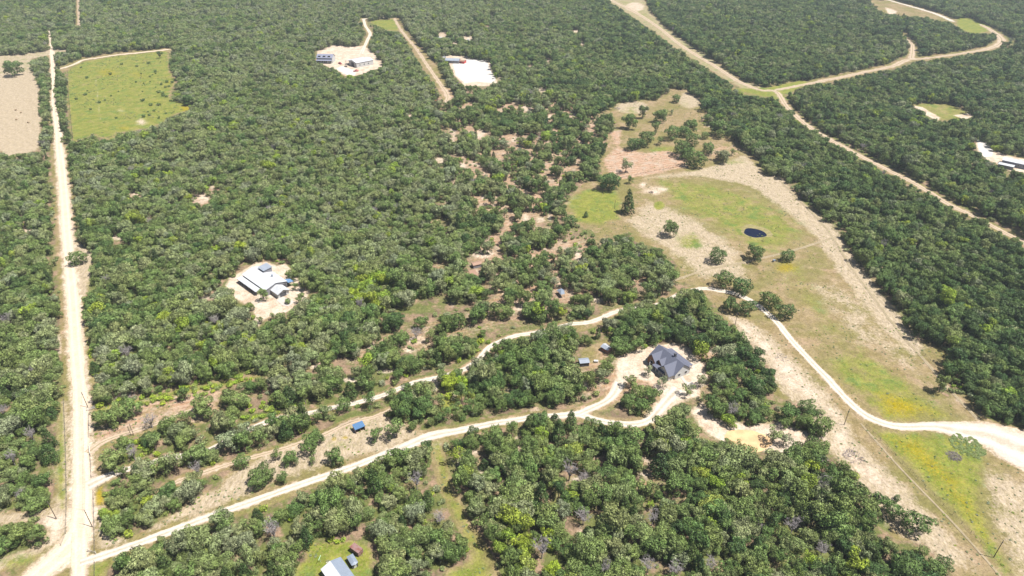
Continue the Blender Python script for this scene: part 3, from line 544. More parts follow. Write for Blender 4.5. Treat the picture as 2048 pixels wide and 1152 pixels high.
def trunk_mesh(r, lobes, H, rad, nl=6, mat=None):
    mb = MB(); lean = (r.uniform(-.3, .3), r.uniform(-.3, .3)); fork = H * r.uniform(.22, .32)
    mb.tube([(0, 0, -0.15), (lean[0]*.4, lean[1]*.4, fork*.5), (lean[0], lean[1], fork)], [rad*1.35, rad, rad*.85], 7)
    pick = list(range(len(lobes))); r.shuffle(pick)
    for k in pick[:nl]:
        x, y, z = lobes[k][:3]; m = (lean[0]*.5 + x*.45, lean[1]*.5 + y*.45, fork + (z - fork) * .6)
        mb.tube([(lean[0], lean[1], fork - .1), m, (x, y, z)], [rad*.6, rad*.38, rad*.12], 5)
        mb.tube([m, (x*.7 + r.uniform(-.8, .8), y*.7 + r.uniform(-.8, .8), z + r.uniform(-.2, .5))], [rad*.3, rad*.1], 4)
    return mb.mesh('trunk', mat or M_BARK)
def bare_tree(r, H, R):
    mb = MB(); fork = H * .25; mb.tube([(0, 0, -.1), (.1, 0, fork)], [.16, .12], 6); tw = MB()
    for i in range(9):
        a = i * 2.4 + r.uniform(-.3, .3); rho = R * r.uniform(.35, .8); p1 = Vector((rho*.5*math.cos(a), rho*.5*math.sin(a), H * r.uniform(.5, .7))); p2 = Vector((rho*math.cos(a+.2), rho*math.sin(a+.2), H * r.uniform(.75, 1)))
        tw.tube([(.1, 0, fork - .1), p1, p2], [.085, .06, .03], 4)
        for j in range(9):
            q = p1.lerp(p2, r.uniform(-.3, 1)); d = Vector((r.uniform(-1, 1), r.uniform(-1, 1), r.uniform(-.1, 1))) * R * .33; q2 = q + d
            tw.tube([q, q2], [.04, .022], 3)
            for l in range(4):
                q3 = q.lerp(q2, r.uniform(.3, 1)); tw.tube([q3, q3 + Vector((r.uniform(-1, 1), r.uniform(-1, 1), r.uniform(-.3, .9))) * R * .2], [.028, .016], 3)
    return tw.mesh('crown', M_DEAD), mb.mesh('trunk', M_DEAD)
KINDS = {}   # name -> (crown mesh, trunk mesh, R, H)
def mk(kname, seed, fn): KINDS[kname] = fn(np.random.default_rng(seed))
def oak(R, H, n, dens=15, size=.40, open_=0.0):
    def f(r):
        lb = oak_lobes(r, R, H, n, open_); return leaf_cloud(lb, dens, size, r), trunk_mesh(r, lb, H, .17), R, H
    return f
for i in range(4): mk('oak_round_%d' % i, 10 + i, oak(3.6, 6.6, 15 + i * 2))
for i in range(3): mk('oak_broad_%d' % i, 30 + i, oak(4.4, 6.4, 21 + i * 2))
for i in range(2): mk('oak_tall_%d' % i, 40 + i, oak(3.0, 8.0, 13 + i * 2))
for i in range(3): mk('oak_open_%d' % i, 50 + i, oak(3.6, 7.0, 13 + i, 10, .40, .5))
def cedar(R, H):
    def f(r):
        L = []
        for i in range(22):
            t = i / 21; z = H * (.14 + .82 * t); rr = R * (1 - t) ** .75 * .62 + .18; a = i * 2.4; s = R * (.42 - .26 * t)
            L.append((rr * math.cos(a), rr * math.sin(a), z, s, s * 1.25, r.uniform(.1, .45)))
        L.append((0, 0, H * .45, R * .5, H * .38, .2)); return leaf_cloud(L, 15, .36, r), trunk_mesh(r, L, H, .14, 3), R, H
    return f
mk('cedar_0', 60, cedar(2.1, 7.6)); mk('cedar_1', 61, cedar(2.5, 6.4))
def roundbush(R, H):
    def f(r):
        lb = oak_lobes(r, R * 1.05, H, 22, 0, .10) + [(0, 0, H * .48, R * .68, H * .36, .35)]; return leaf_cloud(lb, 12, .36, r), trunk_mesh(r, lb, H, .09, 4), R, H
    return f
mk('juniper_0', 64, roundbush(2.6, 4.6)); mk('juniper_1', 65, roundbush(2.9, 5.2))
for i in range(3): mk('bush_%d' % i, 70 + i, roundbush(1.5, 1.9 + .2 * i))
def deadk(H, R):
    def f(r):
        c, t = bare_tree(r, H, R); return c, t, R, H
    return f
mk('dead_0', 80, deadk(5.6, 2.4)); mk('dead_1', 81, deadk(4.8, 2.7))
KL = list(KINDS)

# ------------------------------------------------------------------ where the trees stand
clear_r = raster(CLEARS); small_r = raster(SMALLP)
def clear_at(px, py, ras=None, pad=120, sc=.5):
    ras = clear_r if ras is None else ras
    j = ((px + pad) * sc).astype(int); i = ((py + pad) * sc).astype(int)
    ok = (i >= 0) & (i < ras.shape[0]) & (j >= 0) & (j < ras.shape[1]); out = np.zeros(px.shape, bool); out[ok] = ras[i[ok], j[ok]]; return out
# trees placed one by one: (centre px, centre py, crown width px, kind, tint)
HAND = [(1258,400,28,'cedar_0',.1),(1342,456,36,'oak_round_0',.15),(1435,510,35,'juniper_1',.12),(1512,503,38,'oak_round_1',.15),(1576,510,27,'juniper_0',.15),(1450,556,38,'juniper_1',.12),(1484,571,38,'juniper_0',.1),(1463,609,40,'oak_broad_0',.15),(1494,613,34,'juniper_1',.08),
 (1540,599,38,'juniper_0',.16),(1572,621,37,'juniper_1',.05),(1139,441,27,'juniper_0',.1),(1172,428,10,'cedar_1',.3),(1220,361,46,'oak_broad_1',.12),(1260,358,18,'oak_open_0',.3),(1252,330,30,'oak_open_1',.62),(1259,242,32,'oak_round_2',.18),(1265,287,26,'juniper_0',.08),
 (1292,274,34,'juniper_1',.14),(1278,285,24,'juniper_0',.12),(1321,280,18,'oak_open_2',.35),(1346,263,32,'juniper_1',.2),(1323,230,28,'oak_round_3',.25),(1313,252,22,'oak_tall_0',.15),(1286,222,20,'oak_tall_1',.15),(1353,196,18,'juniper_0',.15),(1412,209,26,'juniper_1',.05),(1416,235,16,'juniper_0',.3),
 (1383,249,30,'oak_round_1',.2),(1384,277,32,'juniper_1',.18),(1368,262,24,'juniper_0',.18),(1433,253,34,'oak_round_0',.25),(1440,266,22,'juniper_1',.25),(1458,262,18,'oak_round_2',.3),(1365,293,36,'juniper_1',.16),(1390,316,38,'juniper_0',.2),(1376,305,28,'oak_round_3',.15),(1417,295,26,'juniper_0',.22),(1447,311,34,'oak_broad_2',.66),(1465,303,16,'oak_open_0',.4),
 (1410,270,16,'juniper_0',.3),(1344,224,12,'oak_open_0',.65),(1788,1020,38,'juniper_0',.2),(1832,1042,54,'juniper_1',.18),(1759,995,24,'bush_0',.1),(1773,1000,18,'bush_1',.15),(1794,996,15,'bush_2',.1),(1846,1103,26,'juniper_0',.3),(1888,1126,34,'juniper_1',.1),(1868,1136,38,'juniper_0',.25),
 (1579,825,44,'oak_round_0',.16),(1611,811,34,'juniper_1',.14),(1645,851,44,'juniper_0',.2),(1573,842,28,'juniper_1',.25),(1630,858,30,'juniper_0',.1),(752,868,28,'oak_tall_0',.18),(620,886,42,'juniper_1',.2),(632,872,34,'oak_round_1',.12),(669,914,40,'oak_round_2',.16),(582,916,32,'oak_round_3',.15),(625,921,20,'oak_open_0',.2),(565,955,27,'oak_round_0',.15),
 (552,908,28,'oak_open_1',.2),(792,856,46,'oak_open_2',.4),(520,952,54,'oak_broad_1',.12),(207,836,46,'oak_round_0',.35),(233,826,48,'oak_round_1',.38),(257,816,46,'oak_round_2',.3),(367,787,24,'oak_tall_1',.15),(403,810,46,'oak_round_3',.4),(373,836,40,'oak_open_1',.25),(335,850,42,'oak_round_0',.3),(418,826,30,'oak_open_2',.3),
 (467,797,52,'oak_broad_2',.4),(462,826,36,'oak_round_1',.35),(247,888,34,'oak_round_2',.35),(224,918,48,'oak_round_3',.45),(153,515,31,'juniper_0',.15),(23,133,36,'oak_round_1',.12),(318,107,12,'oak_tall_0',.1),(77,1068,36,'oak_tall_1',.4),(40,1066,48,'oak_round_0',.35),(8,1090,50,'oak_broad_0',.3),(12,1060,30,'oak_round_2',.4),
 (1298,741,24,'oak_open_0',.75),(1327,763,27,'oak_open_1',.7),(1262,762,30,'oak_open_2',.5),(1275,782,40,'oak_round_1',.3),(1303,790,38,'oak_round_2',.25),(1258,800,40,'oak_broad_0',.3),(1285,812,34,'oak_round_3',.3),(1376,778,30,'oak_open_1',.45),(1402,762,28,'oak_open_2',.65),(1222,720,26,'oak_open_2',.4),(525,588,28,'oak_open_0',.35),(584,550,27,'oak_round_2',.3),(566,640,20,'oak_open_1',.4),(499,612,20,'oak_round_1',.4),(590,572,18,'oak_open_1',.3),(575,602,14,'bush_1',.3),(602,590,14,'bush_0',.4),(520,640,16,'oak_open_2',.5),(461,585,14,'bush_1',.5),(598,600,16,'oak_open_2',.4),(545,632,18,'oak_open_0',.6),
 (1240,690,46,'oak_broad_1',.28),(1212,735,34,'oak_round_0',.3),(1118,862,36,'cedar_0',.1),(1110,840,26,'cedar_1',.05),(1142,838,28,'cedar_0',.15),(1320,927,42,'cedar_1',.0),(1214,945,42,'juniper_1',.1),(1298,885,28,'cedar_0',.12),(1083,985,36,'cedar_0',.1),(94,873,28,'cedar_0',.12),(96,905,34,'cedar_1',.12),(93,345,14,'oak_round_0',.2),
 (1548,870,40,'oak_open_1',.8),(1570,878,30,'oak_open_2',.7),(1455,885,26,'oak_open_0',.5),(1480,893,28,'oak_open_1',.5),(700,778,30,'cedar_1',.12),(688,808,32,'juniper_1',.22),(770,155,9,'oak_round_0',.2),(1100,750,10,'oak_open_0',.4)]
DEAD = [(62,868),(5,821),(22,915),(300,841),(393,938),(832,667),(1139,941),(1167,955),(1084,1096),(1297,1131),(1349,1141),(1421,1128),(1306,1035),(1167,1035),(832,961),(879,1035),(545,1058),(213,560),(253,704),(70,737),(300,444),(539,417),(719,607),(749,421),(1586,1051),(1646,1098),(10,640),(430,640),(265,905)]
def base_of(px, py, wpx, kind):
    _c, _t, R, H = KINDS[kind]; s = ground_scale(py); r = wpx / 2 / s
    for _ in range(3):
        sc = r / R; z = H * sc * .58; x, y = G(px, py, z); d = y * CP + (CAM_H - z) * SP; r = wpx / 2 * d / FPX
    return x, y, r / R
trees = []   # x, y, kind, sx, sz, rot, tint, hand?
for px, py, w_, k, tint in HAND:
    x, y, sc = base_of(px, py, w_, k); trees.append([x, y, KL.index(k), sc * 1.06, sc * 1.06, rng.uniform(0, 6.28), tint, 1])
for i, (px, py) in enumerate(DEAD):
    k = 'dead_%d' % (i % 2); x, y, sc = base_of(px, py, 7.0 * ground_scale(py) * rng.uniform(.75, 1.1), k); trees.append([x, y, KL.index(k), sc, sc, rng.uniform(0, 6.28), .5, 1])
SPX = 3.85
gy = np.arange(70, 1330, SPX * .87); rows = []
for i, y in enumerate(gy):
    hw = 95 + .86 * y; xs = np.arange(-hw, hw, SPX) + (i % 2) * SPX / 2; rows.append(np.stack([xs, np.full(len(xs), y)], 1))
C = np.concatenate(rows); C += rng.uniform(-.38, .38, C.shape) * SPX
n = len(C); x, y = C[:, 0], C[:, 1]
size = np.clip(rng.normal(.90, .20, n) + (vnoise(x, y, 26, 3) - .5) * .45, .48, 1.4)
kn = rng.random(n); rightw = np.clip((x - 10) / 60, 0, 1)
kind = np.full(n, -1)
names = {n_: KL.index(n_) for n_ in KL}
choice = rng.random(n)
kind = np.where(choice < .40, rng.integers(0, 4, n), np.where(choice < .60, 4 + rng.integers(0, 3, n), np.where(choice < .70, 7 + rng.integers(0, 2, n), 9 + rng.integers(0, 3, n))))
ced = (rng.random(n) < .025 + .05 * (vnoise(x, y, 40, 11) > .62)); kind = np.where(ced, np.where(rng.random(n) < .5, names['cedar_0'], names['cedar_1']), kind)
dd = (rng.random(n) < .004 + .006 * (vnoise(x, y, 60, 13) > .6)); kind = np.where(dd, np.where(rng.random(n) < .5, names['dead_0'], names['dead_1']), kind)
small = (vnoise(x, y, 14, 5) < .27) & (rng.random(n) < .6); kind = np.where(small & ~dd, names['juniper_0'] + rng.integers(0, 2, n), kind)
Rk = np.array([KINDS[k][2] for k in KL]); Hk = np.array([KINDS[k][3] for k in KL])
R_ = Rk[kind] * size; H_ = Hk[kind] * size
bad = np.zeros(n, bool)
edge_u = (vnoise(x, y, 7, 81) - .5) * 4.2; edge_v = (vnoise(x, y, 7, 82) - .5) * 4.2   # ragged wood edges, metres
def test(dx, dy, z):
    px, py, _d = P(x + dx + edge_u, y + dy + edge_v, z); return clear_at(px, py)
bad |= test(0, 0, H_ * .95); bad |= test(0, 0, H_ * .55); bad |= test(R_ * .72, 0, H_ * .6); bad |= test(-R_ * .72, 0, H_ * .6); bad |= test(0, -R_ * .6, H_ * .35) & (rng.random(n) < .85); bad |= test(0, R_ * .5, H_ * .7); bad |= test(R_ * .9, 0, H_ * .45) & (rng.random(n) < .7); bad |= test(-R_ * .9, 0, H_ * .45) & (rng.random(n) < .7); bad |= test(0, 0, H_ * .25)
pxs_, pys_, _ = P(x, y, H_ * .5); bad |= clear_at(pxs_, pys_, small_r); pxs_, pys_, _ = P(x, y - R_ * .3, H_ * .95); bad |= clear_at(pxs_, pys_, small_r)
pxb, pyb, db = P(x, y, 0 * x); pxc, pyc, _ = P(x, y, H_ * .55)
keep_p = np.where(pyb > 860, .985, .885)
wx_ = pxb + (vnoise(x, y, 22, 61) - .5) * 110; wy_ = pyb + (vnoise(x, y, 22, 62) - .5) * 60
for poly, k in SPARSE: keep_p = np.where(inside(wx_, wy_, np.array(poly, float)), k, keep_p)
keep_p = np.clip(keep_p + np.where(keep_p < .9, (vnoise(x, y, 30, 63) - .5) * .30, 0), .3, 1)
gap = vnoise(x, y, 9, 21) * .55 + vnoise(x, y, 4.5, 22) * .45
bad |= gap < (1 - keep_p) * 1.05 + .02
def line_clear(X, Y, R, names_):
    b = np.zeros(X.shape, bool)
    for k in names_:
        v = ROADS[k]; q = band_dist(X, Y, LINES[k]); q = np.where((k == 'sandy_road') & (Y > 490), q + 2.6, q); b |= q < v[3] + R * (.55 if k in ('gravel_lane', 'forest_path', 'dirt_track', 'farm_track') else .8)
    return b
bad |= line_clear(x, y, R_, ROADS.keys())
# the tops must not hide the lane behind them either
for k in ('sandy_road', 'gravel_drive', 'pipeline_lane', 'red_lane', 'forest_lane', 'field_lane', 'far_lane', 'barn_drive', 'top_lane'):
    sh = H_ * .8 / np.tan(np.arctan2(CAM_H, np.maximum(y, 1)))
    hide = band_dist(x, y + sh, LINES[k]) < R_ * (.6 if k in ('pipeline_lane', 'forest_lane') else .35) - (1.0 if k != 'sandy_road' else .5)
    bad |= hide & ((y < 480) if k == 'sandy_road' else True)
for t in trees:
    j = np.hypot(x - t[0], y - t[1]) < (Rk[t[2]] * t[3] * .85 + R_ * .55); bad |= j
BUILD_CLEAR = [(1338,722,10.5),(527,556,15),(550,580,7),(672,1150,11),(704,1124,4),(713,1102,5),(717,853,5),(1213,697,4),(1168,722,4.5),(1192,724,3.5),(953,527,6),(1122,590,4),(653,118,12),(714,128,17),(905,118,12),(2040,325,12),(2020,335,7),(357,190,5),(638,259,4.5),(969,52,9),(880,72,6),(870,206,4),(1548,521,2)]
for px, py, r in BUILD_CLEAR:
    bx, by = G(px, py); bad |= np.hypot(x - bx, y - by) < r + R_ * .75
    if r > 5 or (px, py) in ((953,527),(1213,697),(1122,590),(1168,722),(357,190),(638,259)): # open the view over nearer crowns
        sh = H_ * .9 / np.tan(np.arctan2(CAM_H, np.maximum(y, 1))); bad |= np.hypot(x - bx, y + sh - by) < r * .55 + R_ * .8
g = ~bad; x, y, kind, size, R_, H_ = x[g], y[g], kind[g], size[g], R_[g], H_[g]; n = len(x)
tint = np.clip(rng.normal(.37, .18, n) + (vnoise(x, y, 45, 31) - .5) * .34 + (vnoise(x, y, 12, 32) - .5) * .22 - .16 * np.clip((x - 40) / 80, 0, 1) + .11 * np.clip((20 - x) / 80, 0, 1) * np.clip((y - 150) / 150, 0, 1) + .05 * np.clip((y - 400) / 300, 0, 1), 0, .78)
tint = np.where(rng.random(n) < .05, rng.uniform(.60, .74, n), tint)
tint = np.where((rng.random(n) < .03), rng.uniform(.84, .92, n), tint)
BRIGHT = [[(1020,1065),(1112,1060),(1118,1160),(1010,1160)],[(955,1045),(1012,1040),(1012,1110),(965,1100)],[(705,545),(772,550),(772,625),(705,610)],[(245,885),(296,880),(296,928),(245,925)],[(940,675),(985,670),(982,705),(940,702)],[(860,760),(930,748),(925,775),(870,780)]]
pxc, pyc, _ = P(x, y, H_ * .55)
for p in BRIGHT: tint = np.where(inside(pxc, pyc, np.array(p, float)) & (rng.random(n) < .7), rng.uniform(.84, .97, n), tint)
isced = np.isin(kind, [names['cedar_0'], names['cedar_1']]); tint = np.where(isced, rng.uniform(.0, .22, n), tint)
isj = np.isin(kind, [names['juniper_0'], names['juniper_1']]); tint = np.where(isj & (tint < .8), tint * .75, tint)
sz = size * rng.uniform(.92, 1.35, n); rot = rng.uniform(0, 6.28, n)
for i in range(n): trees.append([x[i], y[i], int(kind[i]), size[i], sz[i], rot[i], tint[i], 0])
TA = np.array(trees)
px, py, dep = P(TA[:, 0], TA[:, 1], Hk[TA[:, 2].astype(int)] * TA[:, 4] * .55)
rad_px = Rk[TA[:, 2].astype(int)] * TA[:, 3] / dep * FPX
inview = (px > -rad_px * .5) & (px < 2048 + rad_px * .5) & (py > -rad_px * .4) & (py < 1152 + rad_px * .5)
isbush = np.char.startswith(np.array(KL)[TA[:, 2].astype(int)], 'bush')
score = np.where(inview, rad_px, -1.0); order = np.argsort(-score)
single = set(int(i) for i in order[:300])
# hand placed trees stay individuals even where they are a little smaller
hand_idx = [i for i in range(len(TA)) if TA[i, 7] == 1 and inview[i]]
missing = [i for i in hand_idx if i not in single]
for i in reversed(list(order[:300])):
    if not missing: break
    if int(i) not in hand_idx: single.discard(int(i)); single.add(missing.pop())

AREAS = [   # (test on the photo position, words)
 ([(0,1020),(100,1020),(150,1152),(0,1152)], 'left of the road fork'), ([(0,760),(175,760),(150,1030),(0,1030)], 'west of the sandy road'), ([(0,0),(130,0),(165,760),(0,760)], 'west of the sandy road'),
 ([(175,1000),(215,930),(460,900),(560,960),(250,1100),(190,1100)], 'between gravel lane and drive'), ([(180,1152),(250,1100),(620,980),(640,1100),(600,1152)], 'below the gravel drive'),
 ([(500,850),(860,780),(860,890),(500,1000)], 'around the blue-roofed shed'), ([(560,1000),(870,870),(900,1000),(950,1152),(640,1152)], 'behind the bottom barn'),
 ([(870,850),(1450,850),(1450,1010),(870,1010)], 'in the open wood below the drive'), ([(860,1000),(1300,1000),(1300,1200),(860,1200)], 'in the bottom centre wood'), ([(1300,1000),(1600,1000),(1600,1200),(1300,1200)], 'in the dense bottom wood'),
 ([(1450,860),(1800,860),(1950,1200),(1450,1200)], 'in the wood below the muddy pond'), ([(1030,640),(1560,640),(1560,860),(1030,860)], 'near the dark-roofed house'), ([(180,700),(700,640),(700,860),(180,960)], 'in the rust-tinted clearing'),
 ([(1780,650),(2048,650),(2048,950),(1780,950)], 'at the right edge wood'), ([(1560,700),(1760,700),(1760,900),(1560,900)], 'beside the muddy pond yard'), ([(1380,480),(1620,480),(1620,650),(1380,650)], 'in the long meadow'),
 ([(1120,200),(1540,200),(1540,480),(1120,480)], 'in the upper meadow'), ([(440,500),(640,500),(640,660),(440,660)], 'beside the white-roofed barn'), ([(0,0),(2048,0),(2048,1152),(0,1152)], 'in the open woodland')]
AREAS = [(np.array(p, float), w) for p, w in AREAS]
def look(kn_, t):
    if kn_.startswith('dead'): return 'bare grey dead tree', 'dead tree'
    if kn_.startswith('bush'): return 'low dark green bush', 'bush'
    c = 'dark green' if t < .2 else 'mid green' if t < .4 else 'olive green' if t < .6 else 'pale grey-green' if t < .8 else 'bright yellow-green'
    if kn_.startswith('cedar'): return c + ' pointed cedar', 'tree'
    if kn_.startswith('juniper'): return c + ' round dense tree', 'tree'
    s = 'round' if 'round' in kn_ else 'broad' if 'broad' in kn_ else 'tall' if 'tall' in kn_ else 'sparse'
    return '%s %s oak' % (s, c), 'tree'
NAMEK = {'oak': 'oak_tree', 'ced': 'cedar_tree', 'jun': 'juniper_tree', 'bus': 'bush', 'dea': 'dead_tree'}
used_lab = set()
for i in sorted(single):
    xx, yy, k, s1, s2, ro, tn, hand = trees[i]; kn_ = KL[int(k)]
    desc, cat = look(kn_, tn); a, b = float(px[i]), float(py[i])
    where = next((w for p, w in AREAS if bool(inside(np.array([a]), np.array([b]), p)[0])), 'at the photo edge')
    ac = max(0, min(100, a / 20.48)); dn = max(0, min(100, b / 11.52))
    lab = '%s %s, %d%% across %d%% down' % (desc, where, round(ac), round(dn)); grp = None
    if lab in used_lab: lab = '%s %s, %.1f%% across %.1f%% down' % (desc, where, ac, dn)
    used_lab.add(lab)
    if len(lab.replace('-', ' ').replace('.', ' ').replace('%', '% ').split()) > 15: lab = lab.replace(' across', ' over,').replace(' down', ' down').replace(' the ', ' ').replace('open wood below drive', 'wood below drive'); lab = lab.replace(',,', ','); lab = lab.replace('in the ', '').replace(' dense tree', ' tree').replace('around the', 'around')
    o = thing(NAMEK[kn_[:3]], lab, cat, (xx, yy), ro, 'trees and bushes standing over the land')
    o.scale = (s1 * (1 + .16 * math.sin(ro * 7)), s1 * (1 - .16 * math.sin(ro * 7)), s2)
    for nm, me in (('crown', KINDS[kn_][0]), ('trunk', KINDS[kn_][1])):
        c = bpy.data.objects.new(nm, me); c['tint'] = float(tn); link(c, o)
# the rest of the wood: one object of many instanced trees
def scatter(name, rows_, label, cat):
    A_ = np.array(rows_); me = bpy.data.meshes.new(name)
    me.vertices.add(len(A_)); co = np.zeros((len(A_), 3), np.float32); co[:, :2] = A_[:, :2]; me.vertices.foreach_set('co', co.ravel())
    for nm, ty, val in (('kind_id', 'INT', A_[:, 2].astype(np.int32)), ('tint', 'FLOAT', A_[:, 6].astype(np.float32)), ('turn', 'FLOAT', A_[:, 5].astype(np.float32))):
        me.attributes.new(nm, ty, 'POINT').data.foreach_set('value', val)
    at = me.attributes.new('grow', 'FLOAT_VECTOR', 'POINT'); at.data.foreach_set('vector', np.stack([A_[:, 3] * (1 + .16 * np.sin(A_[:, 5] * 7)), A_[:, 3] * (1 - .16 * np.sin(A_[:, 5] * 7)), A_[:, 4]], 1).astype(np.float32).ravel())
    o = link(bpy.data.objects.new(name, me)); tag(o, label, cat, None, 'stuff')
    ng = bpy.data.node_groups.new(name, 'GeometryNodeTree'); ng.interface.new_socket('Geometry', in_out='INPUT', socket_type='NodeSocketGeometry'); ng.interface.new_socket('Geometry', in_out='OUTPUT', socket_type='NodeSocketGeometry')
    gi = ng.nodes.new('NodeGroupInput'); go = ng.nodes.new('NodeGroupOutput'); jn = ng.nodes.new('GeometryNodeJoinGeometry')
    def named(nm, ty):
        a = ng.nodes.new('GeometryNodeInputNamedAttribute'); a.data_type = ty; a.inputs['Name'].default_value = nm; return a.outputs['Attribute']
    kid = named('kind_id', 'INT'); turn = named('turn', 'FLOAT'); grow = named('grow', 'FLOAT_VECTOR')
    cx = ng.nodes.new('ShaderNodeCombineXYZ'); ng.links.new(turn, cx.inputs[2])
    for k in sorted(set(A_[:, 2].astype(int))):
        kn_ = KL[k]; src = bpy.data.objects.get('kind ' + kn_) or PROTO(kn_)
        oi = ng.nodes.new('GeometryNodeObjectInfo'); oi.inputs['Object'].default_value = src; oi.inputs['As Instance'].default_value = True
        cmp = ng.nodes.new('FunctionNodeCompare'); cmp.data_type = 'INT'; cmp.operation = 'EQUAL'; ng.links.new(kid, cmp.inputs[2]); cmp.inputs[3].default_value = k
        ip = ng.nodes.new('GeometryNodeInstanceOnPoints'); ng.links.new(gi.outputs[0], ip.inputs['Points']); ng.links.new(cmp.outputs[0], ip.inputs['Selection'])
        ng.links.new(oi.outputs['Geometry'], ip.inputs['Instance']); ng.links.new(cx.outputs[0], ip.inputs['Rotation']); ng.links.new(grow, ip.inputs['Scale'])
        ng.links.new(ip.outputs[0], jn.inputs[0])
    ng.links.new(jn.outputs[0], go.inputs[0]); md = o.modifiers.new('scatter', 'NODES'); md.node_group = ng; return o
def PROTO(kn_):   # crown and trunk as one mesh, for the mass of the wood
    c, t = KINDS[kn_][:2]; nv = len(c.vertices); V = np.zeros((nv + len(t.vertices)) * 3, np.float32)
    c.vertices.foreach_get('co', V[:nv*3]); tv = np.zeros(len(t.vertices) * 3, np.float32); t.vertices.foreach_get('co', tv); V[nv*3:] = tv
    me = bpy.data.meshes.new('kind'); fs = [tuple(p.vertices) for p in c.polygons] + [tuple(v + nv for v in p.vertices) for p in t.polygons]
    me.from_pydata(V.reshape(-1, 3), [], fs); me.materials.append(c.materials[0]); me.materials.append(t.materials[0])
    me.polygons.foreach_set('material_index', [0] * len(c.polygons) + [1] * len(t.polygons))
    lv = np.full(len(fs), .5, np.float32)
    if 'leaf' in c.attributes:
        a = np.zeros(len(c.polygons), np.float32); c.attributes['leaf'].data.foreach_get('value', a); lv[:len(a)] = a
    me.attributes.new('leaf', 'FLOAT', 'FACE').data.foreach_set('value', lv); me.update()
    return bpy.data.objects.new('kind ' + kn_, me)
scatter('woodland', [trees[i] for i in range(len(trees)) if i not in single], 'dense green oak and cedar woodland covering the land', 'woodland')
# low undergrowth: bright scrub in the thickets, small bushes in gaps
US = 2.5; rows = []
for i, yv in enumerate(np.arange(90, 620, US)):
    hw = 90 + .80 * yv; xs = np.arange(-hw, hw, US); rows.append(np.stack([xs, np.full(len(xs), yv)], 1))
U = np.concatenate(rows); U += rng.uniform(-1.2, 1.2, U.shape); ux, uy = U[:, 0], U[:, 1]; upx, upy, _ = P(ux, uy, 0 * ux + .8)
THICK = [([(262,800),(300,784),(395,763),(480,745),(518,738),(514,760),(430,784),(300,812)], .9), ([(185,800),(225,790),(268,800),(225,815),(185,826)], .4), ([(455,825),(530,800),(600,790),(640,800),(560,825),(500,840)], .6), ([(500,862),(600,838),(640,840),(600,865),(520,880)], .7), ([(250,880),(300,880),(330,905),(280,925),(240,915)], 1), ([(320,1025),(338,1025),(340,1050),(322,1052)], 1), ([(585,700),(640,690),(650,705),(590,715)], .6), ([(880,790),(905,775),(900,800)], .6), ([(630,1075),(740,1080),(735,1092),(630,1084)], .5), ([(430,700),(560,660),(580,690),(450,725)], .5), ([(160,600),(185,600),(195,760),(175,765)], .5), ([(1610,875),(1640,880),(1660,900),(1640,910)], .3), ([(940,690),(1000,668),(990,690),(950,720)], .9)]
p = .20 * (vnoise(ux, uy, 16, 41) > .42)
for poly, k in THICK: p = np.where(inside(upx, upy, np.array(poly, float)), k, p)
blocked = clear_at(upx, upy) & (p < .36); blocked |= line_clear(ux, uy, np.full(len(ux), .8), ROADS.keys())
for a, b, r in BUILD_CLEAR:
    bx, by = G(a, b); blocked |= np.hypot(ux - bx, uy - by) < r
sel = (rng.random(len(ux)) < p) & ~blocked
und = [[ux[i], uy[i], names['bush_0'] + int(rng.integers(0, 3)), s, s * rng.uniform(.6, 1), rng.uniform(0, 6.3), (rng.uniform(.8, 1) if p[i] > .36 else rng.uniform(.3, .95)), 0] for i in np.where(sel)[0] for s in [rng.uniform(.5, 1.15)]]
WEEDS = [(1935,892,36,20)]
for cx_, cy_, rx_, ry_ in WEEDS:
    for i in range(150):
        a = rng.uniform(0, 6.28); q = math.sqrt(rng.random()); wx, wy = G(cx_ + q * rx_ * math.cos(a) , cy_ + q * ry_ * math.sin(a) + (q * math.cos(a)) * 14); s = rng.uniform(.22, .42)
        und.append([wx, wy, names['bush_0'] + int(rng.integers(0, 3)), s * 1.3, s * .35, rng.uniform(0, 6.3), rng.uniform(.3, .6), 0])
tufts = []
for poly, cnt in ((M3, 3000), (M1, 1500), (STRIP, 200), (SHEDF, 500), (FIELDL, 450), (WESTV, 300), (YARDB, 200), (BELOW, 250)):
    w_ = wp(poly); c0, c1 = w_.min(0), w_.max(0); q = rng.uniform(c0, c1, (cnt * 2, 2)); q = q[inside(q[:, 0], q[:, 1], w_)]
    q = q[vnoise(q[:, 0], q[:, 1], 9, 71) * .6 + vnoise(q[:, 0], q[:, 1], 30, 72) * .4 > .46]; q = q[~line_clear(q[:, 0], q[:, 1], np.zeros(len(q)), [k for k in ROADS if ROADS[k][1] is not M_FAINT])]
    for a, b in q:
        s = rng.uniform(.10, .26) * (1.5 if poly is M1 else 1); tufts.append([a, b, names['bush_0'] + int(rng.integers(0, 3)), s * 1.3, s * .6, rng.uniform(0, 6.3), rng.choice([.5, .65, .74, .86]), 0])
scatter('grass_tufts', tufts, 'small weeds and grass tufts dotted over the open ground', 'grass')
scatter('undergrowth', und, 'bright green low scrub growing in the gaps of the woodland', 'undergrowth')
